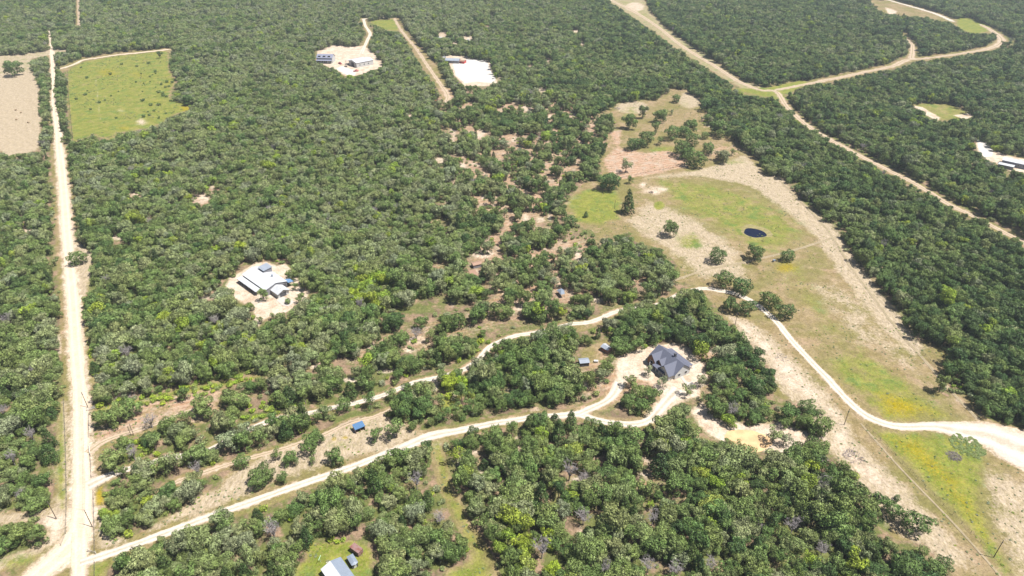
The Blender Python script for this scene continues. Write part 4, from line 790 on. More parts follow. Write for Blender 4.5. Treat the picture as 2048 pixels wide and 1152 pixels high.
# small shrubs dotted over the green field
for i in range(46):
    while True:
        a, b = (random.uniform(150, 345), random.uniform(122, 262)) if i < 20 else (random.uniform(285, 350), random.uniform(150, 245))
        if inside(np.array([a]), np.array([b]), np.array(M1, float))[0]: break
    xx, yy = G(a, b); s = random.uniform(.45, 1.15); kn_ = 'bush_%d' % (i % 3)
    o = thing('shrub', 'small dark shrub dotted on the green field, %.1f%% across %.1f%% down' % (a / 20.48, b / 11.52), 'shrub', (xx, yy), random.uniform(0, 6), 'shrubs dotted over the green field')
    o.scale = (s * 1.2, s * 1.2, s)
    for nm, me in (('crown', KINDS[kn_][0]), ('trunk', KINDS[kn_][1])):
        c = bpy.data.objects.new(nm, me); c['tint'] = random.uniform(.05, .3); link(c, o)
# ------------------------------------------------------------------ buildings
def panel(a, b, c, d): return [a, b, c, d]
def gable_roof(root, L, W, hw, hr, m1, m2=None, ov=.35, x0=None, th=.12, name='roof'):
    """ridge along x, two panels; m1 on +y, m2 on -y"""
    x0 = -L/2 if x0 is None else x0; x1 = x0 + L; sl = (hr - hw) / (W / 2); e = W/2 + ov; ze = hw - ov * sl
    a = MB().slab([(x0-ov, 0, hr), (x1+ov, 0, hr), (x1+ov, e, ze), (x0-ov, e, ze)][::-1], th); a.v = [(p[0], p[1], p[2]) for p in a.v]
    b = MB().slab([(x0-ov, -e, ze), (x1+ov, -e, ze), (x1+ov, -.002, hr), (x0-ov, -.002, hr)], th)
    if m2 is None:
        a.add(b.v, b.f); return a.build(name, m1, root)
    a.build(name, m1, root); return b.build(name, m2, root)
def walls(root, L, W, hw, hr, mat, x0=None, name='wall'):
    x0 = -L/2 if x0 is None else x0
    return MB().prism([(-W/2, 0), (W/2, 0), (W/2, hw - .13), (0, hr - .15), (-W/2, hw - .13)], x0, x0 + L, 0).build(name, mat, root)
def opening(root, name, x, y, z0, w, h, face, mat, frame=None, d=.05):
    """a door or window set 3 cm proud on a wall; face: 'x+','x-','y+','y-'"""
    s = 1 if face[1] == '+' else -1
    def bx(w_, z_a, z_b, dd):
        m = MB()
        if face[0] == 'x': m.box(min(x, x + s*dd), max(x, x + s*dd), y - w_/2, y + w_/2, z_a, z_b)
        else: m.box(x - w_/2, x + w_/2, min(y, y + s*dd), max(y, y + s*dd), z_a, z_b)
        return m
    o = bx(w, z0, z0 + h, d).build(name, mat, root)
    if frame:
        m = MB()
        for (za, zb, wa) in ((z0 - .1, z0, 'full'), (z0 + h, z0 + h + .1, 'full')):
            q = bx(w + .2, za, zb, d + .03); m.add(q.v, q.f)
        for sgn in (-1, 1):
            q = MB(); off = sgn * (w/2 + .05)
            if face[0] == 'x': q.box(min(x, x + s*(d+.03)), max(x, x + s*(d+.03)), y + off - .05, y + off + .05, z0, z0 + h)
            else: q.box(x + off - .05, x + off + .05, min(y, y + s*(d+.03)), max(y, y + s*(d+.03)), z0, z0 + h)
            m.add(q.v, q.f)
        m.build('frame', frame, o)
    return o
R = math.radians
def GC(px, py, z=0): x, y = G(px, py, z); return (x, y, 0)

# dark-roofed house with porch and cross gables
t = thing('house', 'white house with dark grey shingle roof, front porch and chimney, in a sandy yard', 'house', GC(1341, 721, 3.2), R(-60))
Lh = 15.2; Wm = 9.0
walls(t, Lh, Wm - 1.0, 3.0, 6.2, M_WALLW)
gable_roof(t, Lh, Wm, 2.9, 6.4, M_SHINGLE, ov=.45)
def cross(root, xc, W, y0, hw, hr, wallm, nm):
    Mx = Matrix.Rotation(R(-90), 4, 'Z'); mw = MB().prism([(-W/2+.3, 0), (W/2-.3, 0), (W/2-.3, hw-.13), (0, hr-.3), (-W/2+.3, hw-.13)], 1.0, -y0 - .5, 0, Matrix.Translation((xc, 0, 0)) @ Mx)
    mw.build('wall', wallm, root); sl = (hr - hw) / (W/2); e = W/2 + .25; ze = hw - .25 * sl; ms = MB()
    for s in (1, -1):
        pts = [(xc, -.3, hr), (xc, y0, hr), (xc + s*e, y0, ze), (xc + s*e, -.3 - (hr - ze) * .0, ze)]
        ms.slab(pts if s < 0 else pts[::-1], .12)
    ms.build(nm, M_SHINGLE, root)
cross(t, -Lh/2 + 3.0, 5.6, -6.6, 2.9, 5.9, M_WOOD, 'roof')
cross(t, Lh/2 - 3.6, 6.6, -7.4, 2.85, 6.1, M_WALLW, 'roof')
cross(t, -.9, 3.4, -5.6, 3.3, 5.1, M_WOOD, 'roof')
MB().box(-4.2, 4.8, -7.6, -4.02, 0, .35).build('porch_floor', M_CONC, t)
MB().slab([(-2.2, -7.9, 2.6), (4.6, -7.9, 2.6), (4.6, -5.7, 2.95), (-2.2, -5.7, 2.95)], .1).build('porch_roof', M_SHINGLE, t)
for xx in (-4.0, -2.1, 0.0, 2.0, 4.5): MB().box(xx-.11, xx+.11, -7.72, -7.5, .36, 2.55).build('porch_post', M_WPAINT, t)
MB().box(1.2, 2.0, .2, 1.0, 4.6, 7.6).box(1.1, 2.1, .1, 1.1, 7.6, 7.8).build('chimney', M_WALLD, t)
MB().box(-Lh/2 - .2, -Lh/2 + 5, 4.05, 6.0, 0, 2.3).build('back_room', M_WALLW, t)
MB().slab([(-Lh/2+.6, 4.3, 3.1), (Lh/2-1.2, 4.3, 3.1), (Lh/2-1.2, 7.0, 2.4), (-Lh/2+.6, 7.0, 2.4)], .12).build('back_porch_roof', M_SHINGLE, t)
for xx in (-6.6, 0, 5.6): MB().box(xx-.1, xx+.1, 6.6, 6.8, 0, 2.38).build('porch_post', M_WPAINT, t)
opening(t, 'door', -.9, -4.0, .36, 1.1, 2.1, 'y-', M_WOOD, M_WPAINT)
for xx in (1.4, 3.1): opening(t, 'window', xx, -4.0, 1.0, 1.1, 1.3, 'y-', M_GLASS, M_WPAINT)
for yy in (-1.8, 1.8): opening(t, 'window', Lh/2, yy, 1.0, 1.2, 1.3, 'x+', M_GLASS, M_WPAINT)
opening(t, 'window', -Lh/2, 0, 1.0, 1.4, 1.3, 'x-', M_GLASS, M_WPAINT); opening(t, 'window', -Lh/2 + 3, -6.1, 1.0, 1.6, 1.4, 'y-', M_GLASS, M_WPAINT); opening(t, 'window', Lh/2 - 3.6, -6.9, 1.0, 1.6, 1.4, 'y-', M_GLASS, M_WPAINT)
def pad(name, pxs, label, cat='slab', h=.12, mat=None):
    pts = [(*G(*q), h) for q in pxs]; c = Vector((sum(p[0] for p in pts) / len(pts), sum(p[1] for p in pts) / len(pts), 0))
    m = MB(); pp = [(p[0] - c.x, p[1] - c.y, h) for p in pts]
    area = sum(pp[i][0] * pp[(i+1) % len(pp)][1] - pp[(i+1) % len(pp)][0] * pp[i][1] for i in range(len(pp)))
    m.slab(pp if area > 0 else pp[::-1], h + .1); o = m.build(name, mat or M_CONC); o.location = c; return tag(o, label, cat)
pad('concrete_path', [(1358,752),(1364,751),(1374,765),(1384,763),(1392,774),(1380,780),(1370,768)], 'pale concrete path leading away from the porch of the dark-roofed house', 'path')

# large white-roofed barn in the left wood
t = thing('metal_barn', 'large white metal-roofed barn with lean-to, in the left woodland clearing', 'barn', GC(528, 553, 4.2), R(-43))
walls(t, 22, 11.5, 3.6, 5.2, M_WALLG); gable_roof(t, 22, 11.5, 3.6, 5.2, M_WHITE)
MB().slab([(-11, -9.2, 2.5), (7.5, -9.2, 2.5), (7.5, -6.5, 3.1), (-11, -6.5, 3.1)], .1).build('lean_to_roof', M_WHITE, t)
for xx in (-10.6, -6.2, -1.8, 2.6, 7.1): MB().box(xx-.1, xx+.1, -9.0, -8.8, 0, 2.42).build('post', M_WALLD, t)
MB().box(-10.9, 7.4, -6.4, -5.76, 0, 2.3).build('lean_to_shade_box', M_WALLD, t)  # dark box added under the lean-to, its porch shadow put into the colour
walls(t, 6.2, 6.0, 2.7, 4.1, M_WALLW, x0=10.9, name='wing_wall'); gable_roof(t, 6.2, 6.0, 2.7, 4.1, M_WHITE, x0=11.35, name='wing_roof')
opening(t, 'garage_door', 17.1, -.2, 0, 3.4, 2.3, 'x+', M_WALLD, M_WPAINT); opening(t, 'barn_door', 11.0, 4.2, 0, 2.4, 2.6, 'x+', M_WALLD)
MB().tube([(3.5, 2.6, 4.2), (3.5, 2.6, 5.5)], .35, 10).tube([(3.5, 2.6, 5.5), (3.5, 2.6, 5.7)], [.55, .1], 10).build('roof_vent', M_PALEBLUE, t)
c = MB().box(-7.5, -2.5, 1.6, 6.0, 3.2, 5.9).build('cupola', M_WALLG, t)
MB().slab([(-7.9, 1.2, 6.0), (-2.1, 1.2, 6.0), (-2.1, 6.4, 6.35), (-7.9, 6.4, 6.35)], .1).build('roof', M_SILVER, c)
MB().slab([(8.2, 5.95, 3.1), (12.4, 5.95, 3.1), (12.4, 8.8, 2.7), (8.2, 8.8, 2.7)], .06).build('awning', M_BLUE, t)
for xx in (8.4, 12.2): MB().box(xx-.06, xx+.06, 8.5, 8.62, 0, 2.66).build('post', M_WALLD, t)
pad('concrete_slab', [(553,601),(563,592),(582,600),(590,604),(577,613),(564,611)], 'pale concrete slab in front of the garage of the white-roofed barn')

# barn at the bottom edge with a half white and half blue-grey roof
ang = R(-50); cx, cy = G(673, 1141, 3.2)
t = thing('barn', 'bottom-edge metal barn, roof half white and half pale blue-grey', 'barn', (cx + math.cos(ang)*2.0, cy + math.sin(ang)*2.0), ang)
walls(t, 11, 6.0, 2.8, 3.7, M_WALLD); gable_roof(t, 11, 6.0, 2.8, 3.7, M_PALEBLUE, M_WHITE, ov=.3)
for xx in (-5.2, -2.0, 1.4, 4.8): MB().box(xx-.08, xx+.08, -3.26, -3.1, 0, 2.6).build('post', M_WPAINT, t)
opening(t, 'door', -5.5, .3, 0, 1.2, 2.1, 'x-', M_WALLG, M_WPAINT)
t = thing('hip_shed', 'small dark shed with pale blue hipped roof beside the bottom barn', 'shed', GC(706, 1127), R(-54))
MB().box(-1.75, 1.75, -.9, .9, 0, 1.9).build('wall', M_WALLD, t)
z0, z1 = 1.92, 2.35
MB().add([(-1.9,-1.05,z0),(1.9,-1.05,z0),(2.25,0,z0),(1.9,1.05,z0),(-1.9,1.05,z0),(-1.5,0,z1),(1.3,0,z1)], [(0,1,6,5),(1,2,6),(2,3,6),(3,4,5,6),(4,0,5),(4,3,2,1,0)]).build('roof', M_PALEBLUE, t)
opening(t, 'door', 1.75, 0, 0, .8, 1.7, 'x+', M_WPAINT); opening(t, 'window', 0, -.9, .8, .7, .6, 'y-', M_GLASS, M_WALLG)
def wheel(root, x, y, r=.32, w=.2, name='wheel'):
    o = MB().tube([(x, y - w/2, r), (x, y + w/2, r)], r, 14).build(name, M_TYRE, root)
    MB().tube([(x, y - w/2 - .01, r), (x, y + w/2 + .01, r)], r * .55, 10).build('rim', M_WALLG, o)
t = thing('rusty_trailer', 'rusty red-brown box trailer on the grass above the bottom barn', 'trailer', GC(714, 1104.5), R(-36))
MB().box(-1.85, 1.85, -.95, .95, .45, 2.05).build('body', M_RUST, t)
MB().slab([(-1.95, -1.03, 2.13), (1.95, -1.03, 2.13), (1.95, 1.03, 2.13), (-1.95, 1.03, 2.13)], .07).build('roof', M_RUST, t)
for xx in (-.4, .4):
    for yy in (-.97, .97): wheel(t, xx, yy, .33, .14)
MB().tube([(1.85, -.4, .42), (2.9, 0, .42), (1.85, .4, .42)], .05, 5).build('hitch', M_WALLD, t)
opening(t, 'door', -1.85, 0, .5, 1.3, 1.4, 'x-', M_TAN)
t = thing('clothes_line_post', 'pale green T-shaped pipe post on the grass left of the bottom barn', 'post', GC(641, 1124))
MB().tube([(0, 0, 0), (0, 0, 2.0)], .06, 6).build('pipe', M_GREENPIPE, t); MB().tube([(-.15, -.9, 2.0), (.15, .9, 2.0)], .07, 6).build('crossbar', M_GREENPIPE, t)
o = MB().tube([(0, 0, .1), (1.9, .9, .12)], .09, 6).build('pale_log', M_PALEPOST); o.location = GC(652, 1126); tag(o, 'pale pole lying on the grass beside the bottom barn', 'log')

# blue-roofed field shelter
t = thing('field_shelter', 'open field shelter with bright blue sloping roof in the clearing', 'shelter', GC(718, 855, 1.2), R(34))
MB().slab([(-2.0, -1.35, 2.0), (2.0, -1.35, 2.0), (2.0, 1.45, 2.55), (-2.0, 1.45, 2.55)], .08).build('roof', M_BLUEROOF, t)
MB().box(-1.85, 1.85, 1.15, 1.25, 0, 2.4).build('back_wall', M_WALLG, t)
for s in (-1, 1): MB().box(s*1.85 - .05, s*1.85 + .05, -1.2, 1.14, 0, 1.95).build('side_wall', M_WALLG, t)
for xx in (-1.78, 0, 1.78): MB().box(xx-.06, xx+.06, -1.32, -1.21, 0, 1.94).build('post', M_WOOD, t)

def small_building(name, label, cat, px, py, z, rot, L, W, hw, hr, roof, wall, roof2=None, door='y-', windows=()):
    t = thing(name, label, cat, GC(px, py, z), R(rot)); walls(t, L, W, hw, hr, wall); gable_roof(t, L, W, hw, hr, roof, roof2, ov=.25)
    dx = {'y-': (0, -W/2), 'y+': (0, W/2), 'x-': (-L/2, 0), 'x+': (L/2, 0)}[door]
    opening(t, 'door', dx[0] - (L*.22 if door[0] == 'y' else 0), dx[1], 0, min(1.6, L*.25) if L < 8 else 2.2, min(2.1, hw - .3), door, M_WALLD, M_WPAINT if L > 8 else None)
    for w_ in windows: opening(t, 'window', w_, -W/2, hw * .38, 1.1, min(1.0, hw * .4), 'y-', M_GLASS, M_WPAINT)
    return t
small_building('garden_shed', 'small brown shed with white roof, left of the sandy house yard', 'shed', 1213, 695, 1.8, -47, 3.6, 3.0, 2.2, 2.8, M_WHITE, M_RUST, M_SILVER, 'x-')
t = small_building('hut', 'small brown barrel-like hut with tan roof in the middle of the open wood', 'hut', 953, 527, 1.8, 24, 4.6, 3.2, 2.1, 2.6, M_TAN, M_WALLG, None, 'x-')
pad('tan_slab', [(937,541),(950,539),(957,549),(950,554),(940,548)], 'tan bare pad in front of the brown hut', 'slab', .08, M_TAN)
small_building('tin_shelter', 'small white tin-roofed shelter half hidden under oaks left of the garden shed', 'shed', 1168, 722, 1.8, 8, 3.8, 3.0, 2.1, 2.5, M_SILVER, M_WALLD)
t = thing('utility_cart', 'tiny white cart on bare ground left of the dark-roofed house', 'cart', GC(1192, 724), R(-5))
MB().box(-.9, .9, -.5, .5, .35, .8).build('body', M_WPAINT, t)
for xx in (-.5, .5):
    for yy in (-.52, .52): wheel(t, xx, yy, .22, .1)
t = thing('tarp_shelter', 'white and blue tarp shelter under the oaks in the middle wood', 'tarp', GC(1122, 583, 2.4), R(-70))
MB().add([(-2.6,-1.2,1.9),(2.4,-1.0,2.2),(2.6,.9,2.4),(.2,1.5,3.0),(-2.4,1.2,2.6),(-.2,0,2.9)], [(0,1,5),(1,2,5),(2,3,5),(3,4,5),(4,0,5),(4,3,2,1,0)]).build('tarp', M_PALEBLUE, t)
for a, b, h in ((-2.5,-1.1,1.88), (2.3,-.95,2.15), (2.5,.8,2.35), (-2.3,1.1,2.5)): MB().tube([(a, b, 0), (a, b, h)], .05, 5).build('pole', M_POST, t)

# two storey house with dormers
t = thing('two_storey_house', 'two-storey white house with lavender metal roof and a row of dormer windows', 'house', GC(652, 117, 3.5), R(-4))
walls(t, 16.5, 11, 5.6, 8.2, M_WALLW); gable_roof(t, 16.5, 11, 5.6, 8.2, M_LAV, ov=.4)
for xx in (-5.2, 0, 5.2):
    d = MB().box(xx-1.3, xx+1.3, -4.6, -1.6, 5.9, 7.4).build('dormer', M_WALLW, t); MB().slab([(xx-1.5, -4.9, 7.5), (xx+1.5, -4.9, 7.5), (xx+1.5, -1.4, 7.8), (xx-1.5, -1.4, 7.8)], .08).build('roof', M_LAV, d)
    for k in (-.6, .6): q = opening(d, 'window', xx + k, -4.6, 6.1, .9, 1.1, 'y-', M_GLASS)
MB().slab([(-8.25, -8.6, 3.2), (8.25, -8.6, 3.2), (8.25, -5.6, 3.7), (-8.25, -5.6, 3.7)], .1).build('porch_roof', M_LAV, t)
for xx in (-8, -4, 0, 4, 8): MB().box(xx-.12, xx+.12, -8.45, -8.25, 0, 3.1).build('porch_post', M_WPAINT, t)
for xx in (-6, -2, 2, 6): opening(t, 'window', xx, -5.5, .9, 1.1, 1.5, 'y-', M_GLASS, M_WPAINT)
opening(t, 'door', 0, -5.5, 0, 1.2, 2.2, 'y-', M_WALLD, M_WPAINT)
# big white barn in the north yard
t = thing('equipment_barn', 'big white metal equipment barn with open lean-to full of machinery', 'barn', GC(722, 122, 4), R(42))
walls(t, 20, 15, 5.0, 6.6, M_WALLW); gable_roof(t, 20, 15, 5.0, 6.6, M_WHITE, ov=.4)
MB().slab([(-10, 7.95, 4.75), (10, 7.95, 4.75), (10, 14.5, 3.9), (-10, 14.5, 3.9)][::-1] and [(-10, 7.95, 4.75), (10, 7.95, 4.75), (10, 14.5, 3.9), (-10, 14.5, 3.9)], .1).build('lean_to_roof', M_WHITE, t)
for xx in (-9.8, -3.3, 3.3, 9.8): MB().box(xx-.12, xx+.12, 14.1, 14.34, 0, 3.85).build('post', M_WALLG, t)
opening(t, 'barn_door', -10, 0, 0, 5.5, 4.2, 'x-', M_WALLD, M_WPAINT)
for xx in (-6, -1, 4): opening(t, 'window', xx, -7.5, 1.8, 1.2, 1.2, 'y-', M_GLASS, M_WPAINT)
o = MB().slab([(-3.6, -1.1, 1.1), (3.6, -1.1, 1.1), (3.6, 1.1, 1.1), (-3.6, 1.1, 1.1)], .15).build('flatbed', M_WALLG); o.name = 'trailer_deck'
bpy.data.objects.remove(o)
small_building('ranch_house', 'long low house with grey metal roof and red end wall above the white gravel lot', 'house', 905, 119, 3, -8, 15, 9, 3.0, 4.4, M_SILVER, M_WALLG, None, 'y-', (-1, 2, 5))
small_building('lean_garage', 'small red garage attached by the grey-roofed ranch house', 'garage', 926, 122, 2, -20, 5, 6, 2.5, 3.3, M_TAN, M_RED)
small_building('pink_roof_house', 'house with faded pinkish roof almost hidden in the upper woodland', 'house', 969, 53, 4, -35, 13, 8, 3.2, 5.4, M_TAN, M_WALLG)
t = thing('camper', 'round-cornered white camper parked in the upper wood by the red lane', 'camper', GC(882, 76, 2), R(-30))
MB().prism([(-1.3, .5), (1.3, .5), (1.45, 1.0), (1.4, 2.5), (1.0, 2.95), (-1.0, 2.95), (-1.4, 2.5), (-1.45, 1.0)], -5.5, 5.5).build('body', M_WPAINT, t)
for xx in (-3, 0, 3): opening(t, 'window', xx, -1.43, 1.4, 1.0, .6, 'y-', M_GLASS)
for xx in (-.5, .5):
    for yy in (-1.3, 1.3): wheel(t, xx, yy, .36, .22)
# right edge buildings
t = small_building('white_workshop', 'long white metal workshop at the right edge with lavender-grey wall', 'workshop', 2034, 322, 3.5, -41, 16, 7.5, 3.4, 4.4, M_WHITE, M_LAV, None, 'y-', (2, 5))
small_building('white_outbuilding', 'low white outbuilding just below the right edge workshop', 'outbuilding', 2013, 330, 2, -41, 9, 4.5, 2.4, 3.0, M_WHITE, M_WALLG)
t = thing('small_camper', 'small white and blue camper in tree shade at the green field edge', 'camper', GC(357, 192, 1.5), R(80))
MB().prism([(-1.1, .45), (1.1, .45), (1.2, .9), (1.15, 2.1), (.85, 2.5), (-.85, 2.5), (-1.15, 2.1), (-1.2, .9)], -2.4, 2.4).build('body', M_PALEBLUE, t)
for yy in (-1.1, 1.1): wheel(t, 0, yy, .33, .2)
opening(t, 'window', -2.4, 0, 1.2, 1.0, .6, 'x-', M_GLASS)
t = thing('blue_tarp_stack', 'blue tarp thrown over a stack in the upper left wood', 'tarp', GC(639, 259, 1), R(-20))
MB().add([(-2.2,-1,0),(2.2,-1.2,0),(2.4,1,0),(-2,1.2,0),(-1.7,-.6,1.4),(1.8,-.7,1.6),(1.6,.7,1.5),(-1.5,.7,1.7)], [(0,1,5,4),(1,2,6,5),(2,3,7,6),(3,0,4,7),(4,5,6,7),(3,2,1,0)]).build('tarp', M_BLUE, t)
t = thing('deer_feeder', 'tiny pale blue-white feeder box on legs in the long meadow below the pond', 'feeder', GC(1548, 521, .8), R(20))
MB().box(-.7, .7, -.45, .45, .7, 1.3).build('box', M_PALEBLUE, t)
for a in (-.6, .6):
    for b in (-.38, .38): MB().tube([(a, b, 0), (a, b, .72)], .05, 5).build('leg', M_WALLD, t)
# vehicles
def car(name, label, cat, px, py, rot, paint, z=0, truck=True):
    t = thing(name, label, cat, GC(px, py, z), R(rot)); L, W = (5.4, 1.95) if truck else (4.6, 1.85)
    MB().prism([(-W/2, .45), (W/2, .45), (W/2, .95), (W/2-.12, 1.08), (-W/2+.12, 1.08), (-W/2, .95)], -L/2, L/2).build('body', paint, t)
    x0, x1 = (-.9, 1.0) if truck else (-1.7, 1.2)
    m = MB(); m.add([(x0,-W/2+.1,1.07),(x1+.5,-W/2+.1,1.07),(x1+.5,W/2-.1,1.07),(x0,W/2-.1,1.07),(x0+.15,-W/2+.25,1.75),(x1,-W/2+.25,1.75),(x1,W/2-.25,1.75),(x0+.15,W/2-.25,1.75)], [(0,1,5,4),(1,2,6,5),(2,3,7,6),(3,0,4,7)]); m.build('window', M_GLASS, t)
    MB().slab([(x0+.12,-W/2+.22,1.80),(x1+.02,-W/2+.22,1.80),(x1+.02,W/2-.22,1.80),(x0+.12,W/2-.22,1.80)], .06).build('roof', paint, t)
    if truck: MB().box(-L/2+.12, x0-.12, -W/2+.14, W/2-.14, 1.0, 1.10).build('bed', M_WALLD, t)
    for a in (-L*.31, L*.31):
        for b in (-W/2+.05, W/2-.05): wheel(t, a, b, .38, .24)
    for b in (-.65, .65): MB().box(L/2-.01, L/2+.03, b-.16, b+.16, .72, .9).build('headlight', M_WPAINT, t)
car('pickup_truck', 'red pickup truck under trees at the lower end of the dirt lane', 'pickup truck', 871, 205, 60, M_RED)
car('pickup_truck', 'red pickup truck at the left corner of the big white equipment barn', 'pickup truck', 680, 128, -50, M_RED)
car('pickup_truck', 'dark red pickup truck parked in front of the equipment barn door', 'pickup truck', 712, 143, 35, M_RED)
car('parked_car', 'white car parked under trees left of the grey-roofed ranch house', 'car', 888, 116, 20, M_WPAINT, 0, False)
car('parked_car', 'white car parked right of the grey-roofed ranch house by the gravel lot', 'car', 937, 115, -6, M_WPAINT, 0, False)
car('parked_car', 'small white car in the shade of the upper clearing above the ranch house', 'car', 936, 82, 25, M_WPAINT, 0, False)
def tractor(label, px, py, rot, paint):
    t = thing('tractor', label, 'tractor', GC(px, py), R(rot))
    MB().box(-.2, 1.9, -.38, .38, .75, 1.45).build('bonnet', paint, t); MB().box(-1.3, -.25, -.6, .6, .7, 1.1).build('body', paint, t)
    MB().box(-1.25, -.1, -.65, .65, 2.3, 2.4).build('canopy', paint, t)
    for a in (-1.15, -.2):
        for b in (-.55, .55): MB().tube([(a, b, 1.1), (a, b, 2.3)], .04, 4).build('canopy_post', M_WALLD, t)
    for b in (-.8, .8): wheel(t, -.8, b, .72, .4); wheel(t, 1.4, b * .75, .42, .28)
tractor('dark tractor under the lean-to of the big white equipment barn', 692, 134, -50, M_WALLD)
t = thing('flatbed_trailer', 'grey flatbed trailer loaded with pipes beside the white equipment barn roof', 'trailer', GC(757, 117), R(-55))
MB().slab([(-3.4, -1.1, .8), (3.4, -1.1, .8), (3.4, 1.1, .8), (-3.4, 1.1, .8)], .12).build('deck', M_WALLD, t)
for yy in (-.6, 0, .6): MB().tube([(-3.1, yy, .93), (3.1, yy, .93)], .12, 6).build('pipe', M_PALEBLUE, t)
for xx in (-.5, .5):
    for yy in (-1.12, 1.12): wheel(t, xx, yy, .34, .2)
# hay bales on the mown field
for i, (a, b) in enumerate([(32,221),(42,226),(33,240),(57,246)]):
    m = MB(); m.tube([(-.6, 0, .62), (.6, 0, .62)], .65, 14); o = m.build('hay_bale', M_HAY); o.location = GC(a, b); o.rotation_euler = (0, 0, .5 * i)
    tag(o, 'weathered round hay bale, %s of the four on the mown field' % ['topmost', 'second from top', 'third from top', 'lowest'][i], 'hay bale', 'round hay bales on the mown field')
# brush piles
def brush(px, py, r, label, h=.7, mat=None, n=160):
    m = MB(); rr = random.Random(int(px))
    for _ in range(n):
        a = rr.uniform(0, 6.28); q = math.sqrt(rr.random()) * r; z = (1 - (q / r) ** 2) * h * rr.random(); p0 = Vector((q * math.cos(a), q * math.sin(a), z)); d = Vector((rr.gauss(0, 1), rr.gauss(0, 1), rr.gauss(0, .35))).normalized() * rr.uniform(.4, 1.3)
        m.tube([p0, p0 + d], [.06, .03], 4)
    o = m.build('brush_pile', mat or M_BRUSH); o.location = GC(px, py); tag(o, label, 'brush pile', 'brush piles on the open ground')
brush(1706, 912, 3.6, 'grey brush pile beside the wood edge, left of the yellow flower strip')
brush(1908, 913, 2.6, 'dense brown-grey brush pile at the foot of the green weed patch', .9, None, 260)
brush(1564, 716, 3.0, 'scattered pale brush heap on bare ground left of the gravel lane', .4, M_DEAD, 70)
brush(1302, 385, 1.6, 'small dark burn pile on the white bare patch in the upper meadow', .6, M_POLE, 90)
brush(1234, 217, 3.0, 'dark ash and brush heap in the small clearing above the tilled soil', .25, None, 120)
brush(250, 793, 3.6, 'long grey brush heap behind the oaks near the sandy road', .8, M_DEAD, 260)

# ------------------------------------------------------------------ utility poles and wires
def pole(px, py, h, label, lean=0, pair=False):
    t = thing('utility_pole', label, 'utility pole', GC(px, py), 0, 'wooden utility poles')
    MB().tube([(0, 0, -.2), (0, 0, h)], [.13, .09], 8).build('shaft', M_POLE, t)
    MB().tube([(.0, 0, h), (.0, 0, h + .22)], [.06, .03], 6).build('insulator', M_WALLG, t)
    MB().tube([(.19, 0, h - 1.3), (.19, 0, h - .9)], .07, 6).build('insulator', M_WALLG, t); return (*G(px, py), h)
pa = pole(176, 815, 7.8, 'dark wooden pole at the right edge of the sandy road near the upper gate')
pb = pole(113, 1038, 8.0, 'dark wooden pole on the bare patch west of the sandy road')
pc = pole(185, 1054, 8.0, 'dark wooden pole on the right verge of the sandy road near the fork')
pd = pole(231, 799, 7.4, 'thin dark pole standing by the grey brush heap')
pe = pole(588, 692, 7.6, 'thin pole at the wood edge below the white-roofed barn')
pf = pole(728, 758, 7.6, 'thin pole in the rust-tinted open strip, right of the barn wood')
pg = pole(1688, 850, 8.0, 'pale wooden pole on bare ground between muddy pond and gravel lane')
ph = pole(1987, 1115, 8.0, 'thin pole at the bottom right on the fence line')
pi_ = pole(1470, 650, 7.0, 'thin pole beside the bend where the gravel lane enters the trees')
pj = pole(1229, 418, 6.0, 'very thin post-like pole in the green part of the upper meadow')
t = thing('brace_posts', 'pair of tall dark braced posts beside the dirt track in the left clearing', 'posts', GC(265, 871))
MB().tube([(-.45, -.1, 0), (-.45, -.1, 4.6)], .1, 6).build('post', M_POLE, t); MB().tube([(.45, .1, 0), (.45, .1, 5.6)], .1, 6).build('post', M_POLE, t); MB().tube([(-.45, -.1, .4), (.45, .1, .6)], .06, 5).build('rail', M_POLE, t)
def wire(a, b, label):
    a = Vector(a); b = Vector(b); pts = []
    for i in range(17):
        s = i / 16; p = a.lerp(b, s); p.z -= 4 * s * (1 - s) * (b - a).length * .012 + .1; pts.append(p - a)
    o = MB().tube(pts, .022, 4).build('power_line', M_POLE); o.location = a; tag(o, label, 'power line', 'power lines strung between poles')
wire(pb, pc, 'black power line crossing the sandy road near the fork')
wire((*G(-60, 1008), 8.0), pb, 'black power line running west from the pole on the bare patch')
wire(pc, pa, 'black power line running along the right verge of the sandy road')
wire(pa, pd, 'short black power line from the roadside pole to the brush heap pole')
wire(pd, pe, 'black power line over the left clearing towards the wood edge pole'); wire(pe, pf, 'black power line between the two thin poles above the rust strip')
wire(pg, ph, 'long black power line down the right meadow above the fence')
# ------------------------------------------------------------------ fences and gates
def fence(pxs, label, step=4.0, h=1.2, mat=None, rad=.045):
    pts = [Vector((*G(*p), 0)) for p in pxs]; o0 = pts[0].copy(); t = thing('wire_fence', label, 'fence', o0, 0, 'wire fences along the land')
    W = MB(); post = MB().tube([(0, 0, -.1), (0, 0, h + .1)], rad, 5).mesh('post', mat or M_POST); tot = sum((pts[i+1] - pts[i]).length for i in range(len(pts)-1)); step = max(step, tot / 95)
    for i in range(len(pts) - 1):
        a = pts[i] - o0; b = pts[i+1] - o0; L_ = (b - a).length; n_ = max(1, int(round(L_ / step)))
        for k in range(n_ + (1 if i == len(pts) - 2 else 0)):
            c = bpy.data.objects.new('post', post); c.location = a.lerp(b, k / n_); link(c, t)
        for z in (.3, .6, .9, h): W.tube([a + Vector((0, 0, z)), b + Vector((0, 0, z))], .014, 3)
    W.build('wire', mat or M_POST, t)
fence([(128,800),(132,900),(134,1000),(132,1068),(122,1092)], 'wire fence on the left verge of the lower sandy road')
fence([(178,830),(178,875)], 'short wire fence at the road beside the oak trio'); fence([(181,872),(220,867),(262,862)], 'wire fence running right from the road below the oak trio')
fence([(181,912),(183,955),(205,947)], 'wire fence corner above the gravel lane gate', 3)
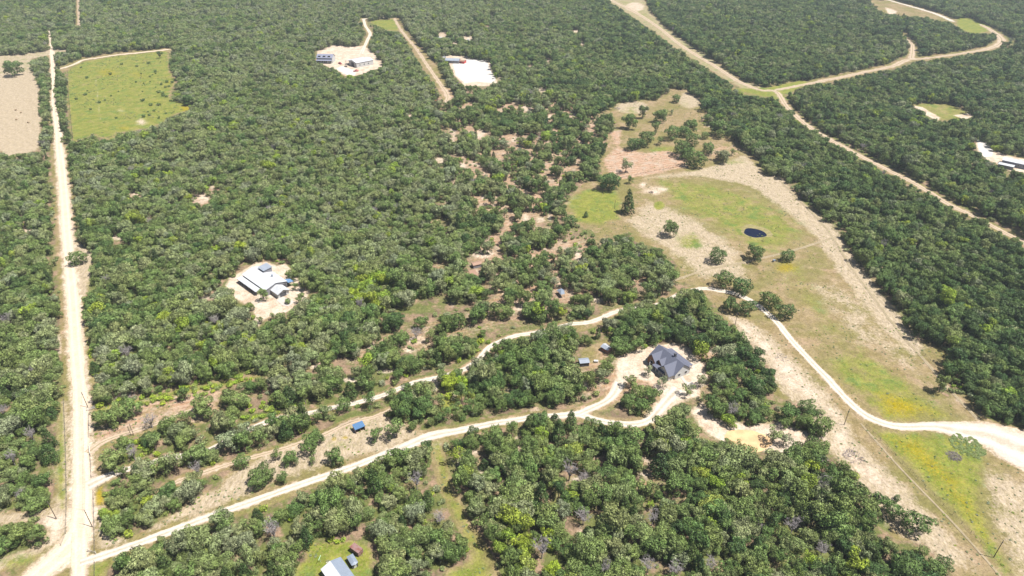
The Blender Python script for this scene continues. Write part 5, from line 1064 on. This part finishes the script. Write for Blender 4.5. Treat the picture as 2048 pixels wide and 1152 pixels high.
fence([(213,968),(196,976),(187,985),(188,1013),(205,1010)], 'wire fence corner round the small yellow flower patch', 3)
fence([(188,1013),(189,1060),(190,1103)], 'wire fence between the sandy road and the bare patch')
fence([(190,1126),(190,1170)], 'wire fence going down from the drive entrance', 3)
fence([(135,142),(138,200),(146,284)], 'dark wire fence down the left side of the green field', 4, 1.3, None, .07)
fence([(1731,853),(1790,912),(1850,975),(1905,1030),(1960,1085),(2040,1165)], 'long wire fence along the yellow flower strip in the right meadow')
fence([(1665,452),(1710,520),(1770,600),(1800,640),(1830,690),(1870,735),(1910,775),(1960,835)], 'wire fence along the wood edge at the right of the long meadow')
fence([(1243,356),(1300,345),(1372,330),(1392,326)], 'wire fence below the orange tilled soil'); fence([(650,862),(700,846),(745,828),(760,820)], 'wire fence behind the blue-roofed shelter')
def gate(px1, px2, label, mat):
    a = Vector((*G(*px1), 0)); b = Vector((*G(*px2), 0)); d = b - a; L_ = d.length; t = thing('farm_gate', label, 'gate', a, math.atan2(d.y, d.x), 'farm gates along the sandy road')
    for xx in (0, L_): MB().tube([(xx, 0, -.1), (xx, 0, 1.6)], .09, 8).build('post', mat, t)
    m = MB()
    for z in (.3, .55, .8, 1.05, 1.3): m.tube([(.12, 0, z), (L_ - .12, 0, z)], .028, 5)
    for xx in (.15, L_ / 2, L_ - .15): m.tube([(xx, .03, .28), (xx, .03, 1.32)], .028, 5)
    m.build('gate_panel', mat, t)
gate((177,1104), (193,1109), 'pale pipe gate at the start of the gravel drive, near the fork', M_PALEPOST)
gate((175,822), (190,817), 'white pipe gate by the roadside pole, uppermost of the gates', M_WPAINT)
gate((179,893), (181,910), 'pale pipe gate at the mouth of the dirt track', M_PALEPOST)

# ------------------------------------------------------------------ air
hz = MB().box(-3100, 3100, -320, 2720, -1.0, 192.0).build('haze', [])
hm = bpy.data.materials.new('air'); hm.use_nodes = True; hn = hm.node_tree; hn.nodes.remove(hn.nodes['Principled BSDF'])
pv = hn.nodes.new('ShaderNodeVolumePrincipled'); pv.inputs['Density'].default_value = 0.00014; pv.inputs['Color'].default_value = (0.80, 0.88, 0.97, 1); pv.inputs['Anisotropy'].default_value = 0.2
hn.links.new(pv.outputs[0], hn.nodes['Material Output'].inputs['Volume']); hz.data.materials.append(hm); tag(hz, kind='stuff')
hz['label'] = 'thin pale haze in the air over the whole land'; hz['category'] = 'haze'
print('TREES', len(trees), 'single', len(single), 'undergrowth', len(und))
